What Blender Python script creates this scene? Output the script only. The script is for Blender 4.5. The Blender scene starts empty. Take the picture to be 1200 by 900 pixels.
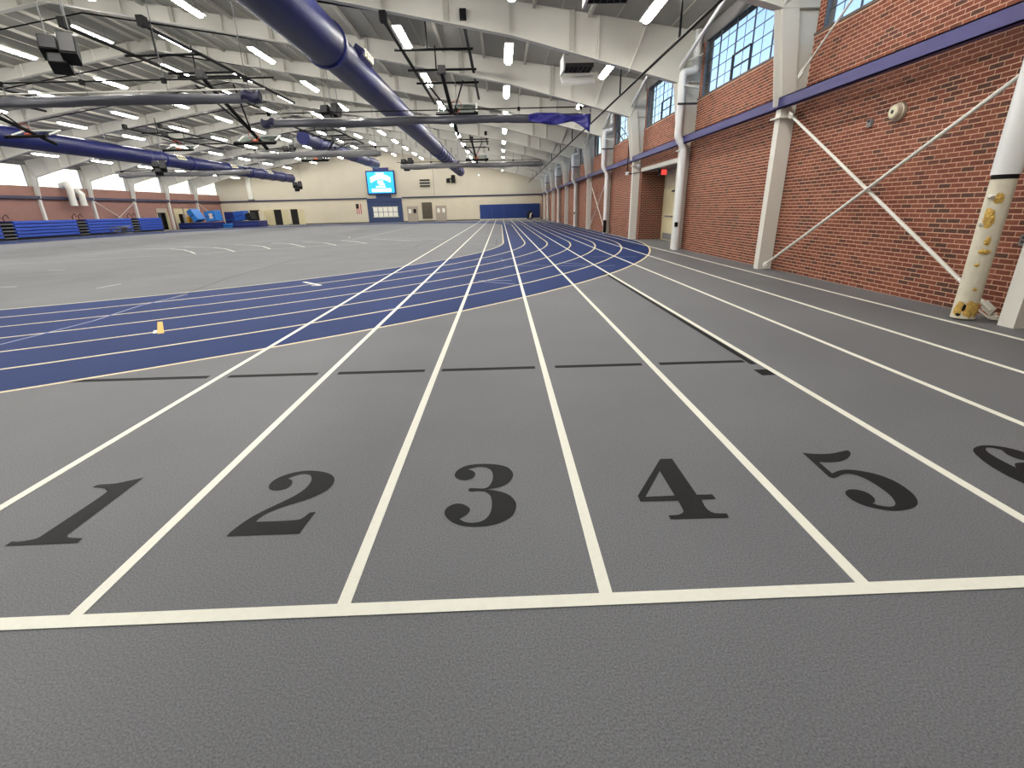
import bpy, bmesh, math, random
import numpy as np
from mathutils import Vector, Matrix
from mathutils.geometry import tessellate_polygon
random.seed(7)
S = bpy.context.scene
COL = S.collection

# ------------------------------------------------------------------ camera
F_PX, PITCH, YAW, ROLL, EYE = 561.3257, 0.3501964, 0.0143844, -0.024994955, 1.4932361
_cp, _sp, _cy, _sy = math.cos(PITCH), math.sin(PITCH), math.cos(YAW), math.sin(YAW)
_f = Vector((_sy*_cp, _cy*_cp, -_sp)); _r = Vector((_cy, -_sy, 0)); _u = _r.cross(_f)
CR = _r*math.cos(ROLL) + _u*math.sin(ROLL); CU = -_r*math.sin(ROLL) + _u*math.cos(ROLL); CF = _f
CO = Vector((0, 0, EYE))
cd = bpy.data.cameras.new('camera'); cam = bpy.data.objects.new('camera', cd); COL.objects.link(cam)
cd.sensor_width = 36; cd.lens = F_PX/1200*36; cd.clip_start = 0.05; cd.clip_end = 400
cam.matrix_world = Matrix(((CR.x, CU.x, -CF.x, 0), (CR.y, CU.y, -CF.y, 0), (CR.z, CU.z, -CF.z, EYE), (0, 0, 0, 1)))
S.camera = cam
# ------------------------------------------------------------------ sky, exposure
LAMP = 60.0          # strength of the ceiling fixtures
w = bpy.data.worlds.new('sky'); S.world = w; w.use_nodes = True
nt = w.node_tree; nt.nodes.clear()
sky = nt.nodes.new('ShaderNodeTexSky'); sky.sky_type = 'NISHITA'; sky.sun_disc = False
sky.sun_elevation = math.radians(32); sky.sun_rotation = math.radians(-75); sky.air_density = 1.0; sky.dust_density = 1.6
bg = nt.nodes.new('ShaderNodeBackground'); bg.inputs[1].default_value = 0.42
wo = nt.nodes.new('ShaderNodeOutputWorld')
nt.links.new(sky.outputs[0], bg.inputs[0]); nt.links.new(bg.outputs[0], wo.inputs[0])
vs = S.view_settings
vs.view_transform = 'Standard'; vs.look = 'None'; vs.gamma = 1; vs.use_curve_mapping = False; vs.exposure = 0.0
S.cycles.max_bounces = 8; S.cycles.diffuse_bounces = 5; S.cycles.transparent_max_bounces = 12
S.cycles.use_denoising = True

def proj(P):
    q = Vector(P) - CO; d = q.dot(CF)
    return (600 + F_PX*q.dot(CR)/d, 450 - F_PX*q.dot(CU)/d, d)
def at(px, py, ax=2, v=0.0):          # point of the plane x/y/z = v (ax 0/1/2) seen at a place of the photograph
    d = CR*((px-600)/F_PX) + CU*(-(py-450)/F_PX) + CF
    return CO + d*((v-CO[ax])/d[ax])

# ------------------------------------------------------------------ dimensions of the hall
XR, XL, RIDGE = 6.45, -42.6, -18.1
Y0, Y1 = -6.6, 79.0
BAYS = [5.6+6.1*k for k in range(-1, 12)]
def roof(x): return 10.30 - 0.15*abs(x-RIDGE)
def flange(x):
    d = abs(x-RIDGE)
    pts = [(0, 9.8), (12.3, 7.73), (18.63, 6.57), (23.96, 5.2)]
    if d >= 23.96: return 5.2
    for (a, za), (b, zb) in zip(pts, pts[1:]):
        if a <= d <= b: return za + (zb-za)*(d-a)/(b-a)

# ------------------------------------------------------------------ materials
def mat(name, col, rough=0.6, metal=0.0, var=0.06, scale=3.0, bump=0.0, bscale=60.0, spec=0.5, emit=0.0, stretch=None, coat=0.0, ecol=None):
    m = bpy.data.materials.new(name); m.use_nodes = True
    t = m.node_tree; b = t.nodes['Principled BSDF']
    b.inputs['Roughness'].default_value = rough; b.inputs['Metallic'].default_value = metal
    b.inputs['Specular IOR Level'].default_value = spec; b.inputs['Coat Weight'].default_value = coat
    tc = t.nodes.new('ShaderNodeTexCoord')
    src = tc.outputs['Object']
    if stretch:
        mp = t.nodes.new('ShaderNodeMapping'); mp.inputs['Scale'].default_value = stretch
        t.links.new(src, mp.inputs[0]); src = mp.outputs[0]
    n = t.nodes.new('ShaderNodeTexNoise'); n.inputs['Scale'].default_value = scale; n.inputs['Detail'].default_value = 4
    t.links.new(src, n.inputs[0])
    mx = t.nodes.new('ShaderNodeMix'); mx.data_type = 'RGBA'
    mx.inputs[6].default_value = tuple(max(0, c*(1-var*2)) for c in col)+(1,)
    mx.inputs[7].default_value = tuple(min(1, c*(1+var*2)) for c in col)+(1,)
    t.links.new(n.outputs[0], mx.inputs[0]); t.links.new(mx.outputs[2], b.inputs['Base Color'])
    if emit:
        b.inputs['Emission Color'].default_value = (ecol or col)+(1,); b.inputs['Emission Strength'].default_value = emit
    if bump:
        n2 = t.nodes.new('ShaderNodeTexNoise'); n2.inputs['Scale'].default_value = bscale; n2.inputs['Detail'].default_value = 3
        t.links.new(src, n2.inputs[0])
        bp = t.nodes.new('ShaderNodeBump'); bp.inputs['Strength'].default_value = bump; bp.inputs['Distance'].default_value = 0.01
        t.links.new(n2.outputs[0], bp.inputs['Height']); t.links.new(bp.outputs[0], b.inputs['Normal'])
    return m
def lin(*c): return tuple((x/255/12.92 if x/255 <= 0.04045 else ((x/255+0.055)/1.055)**2.4) for x in c)

def rubber(name, col, big=0.12, fine=0.55, spec=.4):
    m = bpy.data.materials.new(name); m.use_nodes = True
    t = m.node_tree; b = t.nodes['Principled BSDF']
    b.inputs['Roughness'].default_value = 0.66; b.inputs['Specular IOR Level'].default_value = spec
    tc = t.nodes.new('ShaderNodeTexCoord')
    n1 = t.nodes.new('ShaderNodeTexNoise'); n1.inputs['Scale'].default_value = 0.7; n1.inputs['Detail'].default_value = 5
    n2 = t.nodes.new('ShaderNodeTexNoise'); n2.inputs['Scale'].default_value = 130; n2.inputs['Detail'].default_value = 6; n2.inputs['Roughness'].default_value = .8
    for n in (n1, n2): t.links.new(tc.outputs['Object'], n.inputs[0])
    def rng(n, lo, hi, a, z):
        r = t.nodes.new('ShaderNodeMapRange'); r.inputs[1].default_value = lo; r.inputs[2].default_value = hi
        r.inputs[3].default_value = a; r.inputs[4].default_value = z; t.links.new(n.outputs[0], r.inputs[0]); return r
    a = rng(n1, .3, .7, 1-big, 1+big); c = rng(n2, .3, .7, 1-fine, 1+fine)
    mu = t.nodes.new('ShaderNodeMath'); mu.operation = 'MULTIPLY'
    t.links.new(a.outputs[0], mu.inputs[0]); t.links.new(c.outputs[0], mu.inputs[1])
    vm = t.nodes.new('ShaderNodeVectorMath'); vm.operation = 'SCALE'; vm.inputs[0].default_value = col
    t.links.new(mu.outputs[0], vm.inputs['Scale']); t.links.new(vm.outputs[0], b.inputs['Base Color'])
    bp = t.nodes.new('ShaderNodeBump'); bp.inputs['Strength'].default_value = 0.4; bp.inputs['Distance'].default_value = 0.003
    t.links.new(n2.outputs[0], bp.inputs['Height']); t.links.new(bp.outputs[0], b.inputs['Normal'])
    return m

def brick_mat(name, a, b2, c):
    m = bpy.data.materials.new(name); m.use_nodes = True
    t = m.node_tree; b = t.nodes['Principled BSDF']; b.inputs['Roughness'].default_value = 0.8; b.inputs['Specular IOR Level'].default_value = 0.25
    at_ = t.nodes.new('ShaderNodeAttribute'); at_.attribute_name = 'tint'
    cr = t.nodes.new('ShaderNodeValToRGB'); e = cr.color_ramp.elements
    e[0].position = 0; e[0].color = c+(1,); e[1].position = 1; e[1].color = b2+(1,)
    k = cr.color_ramp.elements.new(0.3); k.color = a+(1,)
    t.links.new(at_.outputs['Fac'], cr.inputs[0])
    tc = t.nodes.new('ShaderNodeTexCoord'); n = t.nodes.new('ShaderNodeTexNoise'); n.inputs['Scale'].default_value = 40; n.inputs['Detail'].default_value = 5
    t.links.new(tc.outputs['Object'], n.inputs[0])
    r = t.nodes.new('ShaderNodeMapRange'); r.inputs[1].default_value = .3; r.inputs[2].default_value = .7; r.inputs[3].default_value = .75; r.inputs[4].default_value = 1.25
    t.links.new(n.outputs[0], r.inputs[0])
    vm = t.nodes.new('ShaderNodeVectorMath'); vm.operation = 'SCALE'
    t.links.new(cr.outputs[0], vm.inputs[0]); t.links.new(r.outputs[0], vm.inputs['Scale']); t.links.new(vm.outputs[0], b.inputs['Base Color'])
    return m

def brick_pattern(name, c1, c2, mortar, axis):   # far walls, where single bricks can no longer be told apart
    m = bpy.data.materials.new(name); m.use_nodes = True
    t = m.node_tree; b = t.nodes['Principled BSDF']; b.inputs['Roughness'].default_value = 0.85; b.inputs['Specular IOR Level'].default_value = 0.2
    g = t.nodes.new('ShaderNodeNewGeometry'); sx = t.nodes.new('ShaderNodeSeparateXYZ'); cx = t.nodes.new('ShaderNodeCombineXYZ')
    t.links.new(g.outputs['Position'], sx.inputs[0])
    t.links.new(sx.outputs[axis], cx.inputs[0]); t.links.new(sx.outputs[2], cx.inputs[1])
    br = t.nodes.new('ShaderNodeTexBrick'); br.inputs['Scale'].default_value = 1.0
    br.inputs['Color1'].default_value = c1+(1,); br.inputs['Color2'].default_value = c2+(1,); br.inputs['Mortar'].default_value = mortar+(1,)
    br.inputs['Brick Width'].default_value = 0.2032; br.inputs['Row Height'].default_value = 0.0677; br.inputs['Mortar Size'].default_value = 0.0055
    br.inputs['Mortar Smooth'].default_value = 0.1
    t.links.new(cx.outputs[0], br.inputs[0]); t.links.new(br.outputs[0], b.inputs['Base Color'])
    return m

def glass_mat(name, tint, gloss=0.08, opaque=0.0):
    m = bpy.data.materials.new(name); m.use_nodes = True
    t = m.node_tree; t.nodes.clear()
    o = t.nodes.new('ShaderNodeOutputMaterial'); tr = t.nodes.new('ShaderNodeBsdfTransparent'); tr.inputs[0].default_value = tint+(1,)
    gl = t.nodes.new('ShaderNodeBsdfGlossy'); gl.inputs['Roughness'].default_value = 0.05
    tc = t.nodes.new('ShaderNodeTexCoord'); n = t.nodes.new('ShaderNodeTexNoise'); n.inputs['Scale'].default_value = 2
    t.links.new(tc.outputs['Object'], n.inputs[0])
    r = t.nodes.new('ShaderNodeMapRange'); r.inputs[3].default_value = gloss*.6; r.inputs[4].default_value = gloss*1.4
    t.links.new(n.outputs[0], r.inputs[0])
    mx = t.nodes.new('ShaderNodeMixShader'); t.links.new(r.outputs[0], mx.inputs[0])
    t.links.new(tr.outputs[0], mx.inputs[1]); t.links.new(gl.outputs[0], mx.inputs[2])
    last = mx
    if opaque:
        tl = t.nodes.new('ShaderNodeBsdfTranslucent'); tl.inputs[0].default_value = (.9, .9, .9, 1)
        m2 = t.nodes.new('ShaderNodeMixShader'); m2.inputs[0].default_value = opaque
        t.links.new(mx.outputs[0], m2.inputs[1]); t.links.new(tl.outputs[0], m2.inputs[2]); last = m2
    t.links.new(last.outputs[0], o.inputs[0])
    return m

M = {}
M['floor'] = rubber('grey_rubber_floor', lin(100, 102, 105), .09, .75, .55)
M['track'] = rubber('blue_rubber_track', lin(10, 43, 98), .10, .6, .15)
M['paint'] = mat('white_line_paint', lin(232, 232, 218), .55, var=.03, scale=30, bump=.2, bscale=200)
M['cream_line'] = mat('cream_line_paint', lin(218, 206, 172), .6, var=.05, scale=20)
M['faint_line'] = mat('worn_white_paint', lin(190, 192, 188), .6, var=.08, scale=8)
M['pale_blue_line'] = mat('worn_pale_blue_paint', lin(135, 145, 178), .6, var=.08, scale=8)
M['yellow_line'] = mat('yellow_mark_paint', lin(222, 178, 84), .6, var=.05, scale=20)
M['numeral'] = rubber('black_numeral_paint', lin(20, 21, 23), .08, .6, .2)
M['tape'] = mat('black_tape', lin(16, 17, 18), .7, var=.1, scale=15, spec=.15)
M['scuff'] = mat('dark_scuff', lin(82, 83, 84), .7, var=.1, scale=6)
M['brick'] = brick_mat('red_brick', lin(112, 61, 47), lin(132, 79, 60), lin(84, 57, 47))
M['mortar'] = mat('pale_mortar', lin(216, 180, 156), .9, var=.06, scale=14, bump=.3, spec=.2)
M['brick_far'] = brick_pattern('red_brick_pattern', lin(108, 58, 45), lin(132, 74, 57), lin(210, 176, 152), 1)
M['brick_left'] = brick_pattern('hazed_red_brick_pattern', lin(132, 92, 82), lin(146, 106, 96), lin(184, 158, 146), 1)  # red brick paled: bright haze over the left wall put into the colour
M['brick_dark'] = brick_pattern('dark_brick_pattern', lin(108, 52, 42), lin(126, 62, 48), lin(150, 118, 100), 0)
M['steel'] = mat('off_white_painted_steel', lin(218, 217, 208), .5, var=.03, scale=1.2)
M['white_pipe'] = mat('glossy_white_pipe_jacket', lin(226, 228, 228), .35, var=.02, scale=4)
M['pipe_old'] = mat('worn_cream_pipe_wrap', lin(214, 208, 188), .6, var=.08, scale=14, bump=.4, bscale=40)
M['foam'] = mat('torn_yellow_foam', lin(200, 164, 86), .9, var=.3, scale=30, bump=1, bscale=60)
M['deck'] = mat('silver_white_roof_deck', lin(148, 147, 139), .55, var=.10, scale=.9, stretch=(1, .35, 1))
M['purlin'] = mat('pale_purlin_steel', lin(182, 180, 170), .55, var=.03)
M['beam'] = mat('purple_blue_steel', lin(50, 46, 108), .45, var=.05)
M['duct'] = mat('navy_blue_duct', lin(12, 21, 80), .42, var=.12, scale=2.0, bump=.15, bscale=14, spec=.35)
M['ductlite'] = mat('blue_duct_band', lin(24, 34, 100), .45, var=.06)
M['black'] = mat('black_metal', lin(12, 12, 13), .65, var=.1, spec=.25)
M['dark'] = mat('dark_grey_metal', lin(44, 44, 46), .5, var=.08)
M['grey'] = mat('mid_grey_metal', lin(120, 120, 120), .5, var=.08)
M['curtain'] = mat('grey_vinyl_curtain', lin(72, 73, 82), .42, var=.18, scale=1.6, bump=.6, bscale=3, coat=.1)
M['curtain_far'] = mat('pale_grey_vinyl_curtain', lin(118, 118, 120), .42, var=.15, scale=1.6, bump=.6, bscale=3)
M['navy_cloth'] = mat('navy_vinyl_curtain', lin(42, 40, 128), .4, var=.15, scale=3)
M['navy_wrap'] = mat('dark_navy_wrap', lin(24, 25, 62), .5, var=.12, scale=3)
M['lamp'] = mat('lit_lamp_lens', (1, .97, .92), .4, emit=LAMP, ecol=(1.0, .96, .90))
M['housing'] = mat('white_lamp_housing', lin(225, 225, 222), .5, var=.02)
M['glass'] = glass_mat('clear_window_glass', (.93, .96, .98))
M['glass_left'] = glass_mat('hazy_window_glass', (.95, .96, .97), .06, .35)
M['board_glass'] = glass_mat('clear_board_glass', (.82, .88, .86), .12)
M['frame'] = mat('grey_window_steel', lin(84, 92, 102), .5, var=.05)
M['sill'] = mat('grey_brown_sill', lin(96, 84, 76), .7, var=.08)
M['header'] = mat('grey_header_panel', lin(128, 126, 124), .7, var=.05)
M['farwall'] = mat('cream_wall_panel', lin(200, 193, 174), .75, var=.03, scale=.6)
M['farlow'] = mat('cream_painted_block', lin(212, 203, 180), .75, var=.03, scale=.8)
M['strip'] = mat('dark_navy_trim', lin(52, 52, 78), .5, var=.05)
M['panel'] = mat('slate_blue_panel', lin(44, 62, 100), .55, var=.04)
M['pad'] = mat('royal_blue_vinyl_pad', lin(20, 52, 118), .42, var=.06, scale=1.5)
M['seat'] = mat('bright_blue_seat_board', lin(42, 78, 178), .4, var=.05)
M['mat_light'] = mat('light_blue_vinyl', lin(40, 120, 200), .45, var=.05)
M['mat_blue'] = mat('blue_vinyl', lin(30, 84, 168), .45, var=.05)
M['mat_navy'] = mat('navy_vinyl', lin(28, 36, 96), .45, var=.06)
M['door'] = mat('cream_door_paint', lin(206, 196, 158), .55, var=.03)
M['door_grey'] = mat('taupe_door_paint', lin(172, 160, 146), .55, var=.03)
M['void'] = mat('unlit_room_black', lin(26, 24, 22), .9, var=.1)
M['grille'] = mat('brown_grille_slats', lin(112, 104, 84), .6, var=.06)
M['screen'] = mat('lit_blue_screen', (.02, .38, .85), .4, emit=1.0, ecol=(.015, .36, .82))
M['screen_white'] = mat('lit_white_screen_marks', (.9, .95, 1), .4, emit=1.0, ecol=(.85, .93, 1.0))
M['screen_red'] = mat('lit_pink_screen_marks', (.9, .4, .4), .4, emit=1.0, ecol=(.9, .45, .45))
M['paper'] = mat('bright_lit_pane', lin(236, 234, 222), .5, var=.04)
M['exit'] = mat('lit_red_sign', (.9, .08, .06), .4, emit=1.2, ecol=(.9, .06, .05))
M['bell'] = mat('beige_horn_metal', lin(176, 166, 146), .45, var=.06)
M['orange'] = mat('orange_hoop', lin(214, 92, 50), .45)
M['flag_red'] = mat('faded_red_cloth', lin(176, 96, 92), .8)
M['flag_white'] = mat('cream_cloth', lin(222, 204, 190), .8)
M['yellow'] = mat('yellow_nylon', lin(226, 170, 50), .6)
M['rope'] = mat('white_rope', lin(220, 216, 206), .8, var=.06, scale=40)
M['label'] = mat('cream_tag', lin(224, 220, 190), .6)

# ------------------------------------------------------------------ mesh building
class MB:
    def __init__(s): s.v = []; s.f = []
    def add(s, vs, fs):
        o = len(s.v); s.v += [tuple(v) for v in vs]; s.f += [tuple(i+o for i in f) for f in fs]; return s
    def box(s, a, b):
        (x0, y0, z0), (x1, y1, z1) = a, b
        return s.add([(x0,y0,z0),(x1,y0,z0),(x1,y1,z0),(x0,y1,z0),(x0,y0,z1),(x1,y0,z1),(x1,y1,z1),(x0,y1,z1)],
              [(3,2,1,0),(4,5,6,7),(0,1,5,4),(1,2,6,5),(2,3,7,6),(3,0,4,7)])
    def obox(s, c, half, ax):             # oriented box: centre, half sizes, three axes
        c = Vector(c); X, Y, Z = [Vector(a)*h for a, h in zip(ax, half)]
        P = [c+X*i+Y*j+Z*k for k in (-1, 1) for i, j in ((-1,-1),(1,-1),(1,1),(-1,1))]
        return s.add(P, [(3,2,1,0),(4,5,6,7),(0,1,5,4),(1,2,6,5),(2,3,7,6),(3,0,4,7)])
    def bar(s, p0, p1, w, h=None, up=(0, 0, 1)):
        p0, p1 = Vector(p0), Vector(p1); d = (p1-p0); L = d.length; d.normalize()
        u = Vector(up); 
        if abs(d.dot(u)) > .98: u = Vector((0, 1, 0))
        x = d.cross(u).normalized(); z = x.cross(d).normalized(); h = h or w
        return s.obox((p0+p1)/2, (w/2, L/2, h/2), (x, d, z))
    def tube(s, pts, r, n=12, cap=True):
        pts = [Vector(p) for p in pts]; R = r if isinstance(r, (list, tuple)) else [r]*len(pts)
        prev = None; rings = []
        for i, p in enumerate(pts):
            a = pts[max(0, i-1)]; b = pts[min(len(pts)-1, i+1)]; d = (b-a).normalized()
            if prev is None:
                u = Vector((0, 0, 1)) if abs(d.z) < .9 else Vector((0, 1, 0)); x = d.cross(u).normalized()
            else: x = (prev - d*prev.dot(d)).normalized()
            prev = x; y = d.cross(x)
            rings.append([p + (x*math.cos(2*math.pi*k/n) + y*math.sin(2*math.pi*k/n))*R[i] for k in range(n)])
        V = [q for rg in rings for q in rg]; Fc = []
        for i in range(len(rings)-1):
            for k in range(n): Fc.append((i*n+k, i*n+(k+1) % n, (i+1)*n+(k+1) % n, (i+1)*n+k))
        if cap: Fc += [tuple(range(n-1, -1, -1)), tuple(range((len(rings)-1)*n, len(rings)*n))]
        return s.add(V, Fc)
    def prism(s, pts, dirv):              # planar polygon extruded along a vector
        n = len(pts); d = Vector(dirv); P = [Vector(p) for p in pts]
        V = P+[p+d for p in P]; tri = tessellate_polygon([P])
        Fc = [tuple(t) for t in tri]+[tuple(i+n for i in reversed(t)) for t in tri]
        Fc += [(i, (i+1) % n, (i+1) % n+n, i+n) for i in range(n)]
        return s.add(V, Fc)
    def flat(s, pts, z, holes=()):
        loops = [[Vector((x, y, z)) for x, y in L] for L in [pts]+list(holes)]
        V = [v for L in loops for v in L]; tri = tessellate_polygon(loops)
        Fc = []
        for t in tri:
            a, b, c = [V[i] for i in t]
            Fc.append(tuple(t) if (b-a).cross(c-a).z > 0 else tuple(reversed(t)))
        return s.add(V, Fc)
    def ribbon(s, pts, wd, z):
        P = [Vector((p[0], p[1], 0)) for p in pts]; V = []
        for i, p in enumerate(P):
            d = (P[min(len(P)-1, i+1)]-P[max(0, i-1)]).normalized(); nrm = Vector((-d.y, d.x, 0))*wd/2
            V += [(p.x+nrm.x, p.y+nrm.y, z), (p.x-nrm.x, p.y-nrm.y, z)]
        return s.add(V, [(2*i, 2*i+1, 2*i+3, 2*i+2) for i in range(len(P)-1)])
    def mesh(s, name, smooth=False):
        me = bpy.data.meshes.new(name); me.from_pydata(s.v, [], s.f); me.update()
        if smooth: 
            me.polygons.foreach_set('use_smooth', [True]*len(me.polygons))
        return me
    def build(s, name, m, parent=None, smooth=False, bevel=0, fixn=False):
        o0 = origin(parent)
        if parent is not None and o0.length > 0: s.v = [(x-o0.x, y-o0.y, z-o0.z) for x, y, z in s.v]
        me = s.mesh(name, smooth)
        if fixn or smooth:
            b = bmesh.new(); b.from_mesh(me); bmesh.ops.recalc_face_normals(b, faces=b.faces); b.to_mesh(me); b.free()
        me.materials.append(m)
        o = bpy.data.objects.new(name, me); COL.objects.link(o)
        if parent is not None: o.parent = parent
        if smooth:
            try: me.set_sharp_from_angle(angle=math.radians(40))
            except Exception: pass
        if bevel:
            md = o.modifiers.new('bevel', 'BEVEL'); md.width = bevel; md.segments = 2; md.limit_method = 'ANGLE'
        return o
def origin(o):
    v = Vector((0, 0, 0))
    while o is not None: v += o.location; o = o.parent
    return v
def put(name, me, parent, loc=None):
    o = bpy.data.objects.new(name, me); COL.objects.link(o); o.parent = parent
    if loc is not None: o.location = Vector(loc)-origin(parent)
    return o
def tag(o, label=None, cat=None, group=None, kind=None):
    if label: o['label'] = label
    if cat: o['category'] = cat
    if group: o['group'] = group
    if kind: o['kind'] = kind
    return o
def thing(name, label, cat, loc=(0, 0, 0), group=None):
    o = bpy.data.objects.new(name, None); COL.objects.link(o); o.location = loc; o.empty_display_size = .2
    return tag(o, label, cat, group)
def struct(name, loc=(0, 0, 0)):
    o = bpy.data.objects.new(name, None); COL.objects.link(o); o.location = loc
    return tag(o, kind='structure')
def copy_tree(o, parent=None):
    c = o.copy(); COL.objects.link(c)
    if parent is not None: c.parent = parent
    for ch in list(o.children): copy_tree(ch, c)
    return c
ORD = ['first', 'second', 'third', 'fourth', 'fifth', 'sixth', 'seventh', 'eighth', 'ninth', 'tenth', 'eleventh', 'twelfth', 'thirteenth']

# ================================================================== THE HALL
# ---- floor and its paint
fl = MB().box((XL-.3, Y0-.3, -.2), (XR+1.4, Y1+.3, 0)).build('floor', M['floor']); tag(fl, kind='structure')
LW = 1.07; X4 = 0.3866; YS = 1.534
LANE = {k: X4+(k-4)*LW for k in range(1, 10)}
TC, TA, TB, RO, RI = -17.1, 24.0, 50.0, 23.3, 17.2
def stadium(r, n=72):
    P = [(TC+r*math.cos(a), TA+r*math.sin(a)) for a in [math.pi+math.pi*i/n for i in range(n+1)]]
    P += [(TC+r*math.cos(a), TB+r*math.sin(a)) for a in [math.pi*i/n for i in range(n+1)]]
    return P
def ring(mb, r0, r1, z):
    A, B = stadium(r0), stadium(r1); n = len(A)
    return mb.add([(x, y, z) for x, y in A]+[(x, y, z) for x, y in B], [(i, (i+1) % n, (i+1) % n+n, i+n)[::-1] for i in range(n)])
tk = ring(MB(), RI, RO, .0012).build('running_track', M['track'], fl)
for i in range(7):
    r = RI+(RO-RI)*i/6
    ring(MB(), r-.029, r+.029, .0022).build('track_line', M['cream_line'], tk)
for k, x in LANE.items():
    MB().box((x-.027, YS-.01, .0), (x+.027, 77.3, .0034)).build('lane_line', M['paint'], fl)
MB().ribbon([(-6.2, 1.47), (-2.02, 1.497), (2.11, 1.526), (6.35, 1.54)], .064, .0038).build('start_line', M['paint'], fl)

DIG = {
    '1': "c-2.232,2.612 s-2.232,2.086 s-2.232,2.062 s-2.206,2.039 c-2.13,2.03 c-2.126,1.993 c-2.476,1.988 c-2.473,2.023 s-2.435,2.02 s-2.388,2.031 s-2.365,2.047 s-2.359,2.098 s-2.338,2.423 s-2.358,2.478 s-2.4,2.503 c-2.468,2.515 s-2.453,2.543 s-2.361,2.552 s-2.303,2.577",
    '2': "c-1.407,2.006 s-1.402,2.047 s-1.371,2.136 s-1.327,2.208 s-1.257,2.292 s-1.206,2.358 s-1.177,2.428 s-1.173,2.504 s-1.197,2.567 s-1.233,2.59 s-1.269,2.589 s-1.302,2.568 c-1.324,2.541 s-1.293,2.522 s-1.277,2.477 s-1.293,2.43 s-1.343,2.414 s-1.384,2.43 s-1.407,2.474 s-1.402,2.534 s-1.359,2.589 s-1.299,2.621 s-1.217,2.63 s-1.122,2.603 s-1.057,2.553 s-1.031,2.484 s-1.039,2.409 s-1.08,2.35 s-1.126,2.309 s-1.184,2.274 s-1.243,2.235 s-1.292,2.188 s-1.31,2.15 c-1.315,2.118 s-1.203,2.118 s-1.113,2.123 s-1.086,2.133 s-1.071,2.162 c-1.061,2.186 c-1.03,2.187 c-1.049,2.007",
    '3': "c-0.245,2.581 s-0.221,2.57 s-0.198,2.533 s-0.206,2.485 s-0.235,2.463 s-0.27,2.46 s-0.307,2.486 s-0.322,2.526 s-0.308,2.58 s-0.266,2.624 s-0.214,2.642 s-0.134,2.644 s-0.054,2.626 s-0.002,2.592 s0.026,2.534 s0.027,2.48 s0.001,2.415 s-0.049,2.373 c-0.117,2.352 s-0.054,2.329 s-0.001,2.292 s0.032,2.232 s0.038,2.176 s0.018,2.101 s-0.023,2.056 s-0.075,2.027 s-0.134,2.015 s-0.203,2.017 s-0.265,2.038 s-0.312,2.079 s-0.34,2.132 s-0.336,2.181 s-0.311,2.211 s-0.276,2.223 s-0.238,2.207 s-0.208,2.166 s-0.218,2.125 s-0.239,2.1 c-0.257,2.081 s-0.227,2.057 s-0.192,2.048 s-0.149,2.056 s-0.119,2.083 s-0.098,2.137 s-0.093,2.207 s-0.101,2.281 s-0.131,2.325 s-0.174,2.338 s-0.208,2.337 s-0.225,2.344 s-0.228,2.361 s-0.215,2.372 s-0.176,2.367 s-0.137,2.365 s-0.108,2.395 s-0.092,2.468 s-0.098,2.547 s-0.128,2.594 s-0.176,2.608 s-0.217,2.597",
    '4': "c0.954,2.636 c1.028,2.634 c1.028,2.231 c1.112,2.23 c1.114,2.185 c1.035,2.183 s1.029,2.111 s1.043,2.069 c1.073,2.057 c1.114,2.055 c1.11,2.018 c0.812,2.022 c0.814,2.055 s0.861,2.057 s0.894,2.074 s0.904,2.103 c0.907,2.181 c0.705,2.184 c0.705,2.238",
    '4h': "c0.906,2.491 c0.906,2.231 c0.745,2.227",
    '5': "c1.865,2.658 s1.927,2.637 s2.026,2.633 s2.125,2.659 s2.164,2.666 s2.152,2.625 s2.1,2.573 s2.027,2.534 s1.958,2.529 c1.895,2.534 c1.888,2.402 s1.943,2.429 s2.006,2.438 s2.083,2.412 s2.147,2.362 s2.18,2.286 s2.18,2.189 s2.153,2.114 s2.106,2.064 s2.038,2.035 s1.961,2.028 s1.898,2.048 s1.847,2.083 s1.82,2.134 s1.824,2.194 s1.862,2.229 s1.91,2.229 s1.946,2.197 s1.946,2.146 s1.925,2.113 c1.903,2.099 s1.922,2.079 s1.967,2.065 s2.006,2.079 s2.033,2.121 s2.049,2.186 s2.047,2.277 s2.028,2.352 s1.992,2.39 s1.94,2.387 s1.869,2.35 c1.846,2.367",
}
def smooth_outline(s):
    P = [(t[0], *map(float, t[1:].split(','))) for t in s.split()]; n = len(P); out = []
    for i in range(n):
        k0, k1, k2, k3 = P[i-1], P[i], P[(i+1) % n], P[(i+2) % n]
        p1, p2 = Vector(k1[1:]), Vector(k2[1:])
        p0 = Vector(k0[1:]) if k1[0] == 's' else p1; p3 = Vector(k3[1:]) if k2[0] == 's' else p2
        for t in (0, .25, .5, .75):
            if k1[0] == 'c' and k2[0] == 'c' and t: continue
            out.append(tuple(.5*((2*p1)+(p2-p0)*t+(2*p0-5*p1+4*p2-p3)*t*t+(3*p1-p0-3*p2+p3)*t**3)))
    return out
SIX = ("s0,.65 s.06,1.0 s.22,1.28 s.5,1.4 s.74,1.36 s.9,1.24 s.92,1.1 s.86,.99 s.74,.96 s.63,1.01 s.6,1.12 c.66,1.25 s.6,1.32 s.5,1.33 "
       "s.4,1.24 s.35,1.05 c.34,.8 s.44,.9 s.6,.92 s.82,.86 s.96,.7 s1.0,.47 s.95,.22 s.78,.05 s.52,0 s.25,.06 s.07,.28")
SIXH = "s.53,.83 s.63,.76 s.67,.46 s.63,.13 s.53,.06 s.42,.13 s.38,.32 s.37,.5 s.4,.72"
def six(s): return ' '.join('%s%g,%g' % (t[0], 2.84+.39*float(t[1:].split(',')[0]), 2.025+.465*float(t[1:].split(',')[1])) for t in s.split())
WORDS = ['one', 'two', 'three', 'four', 'five', 'six']
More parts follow.
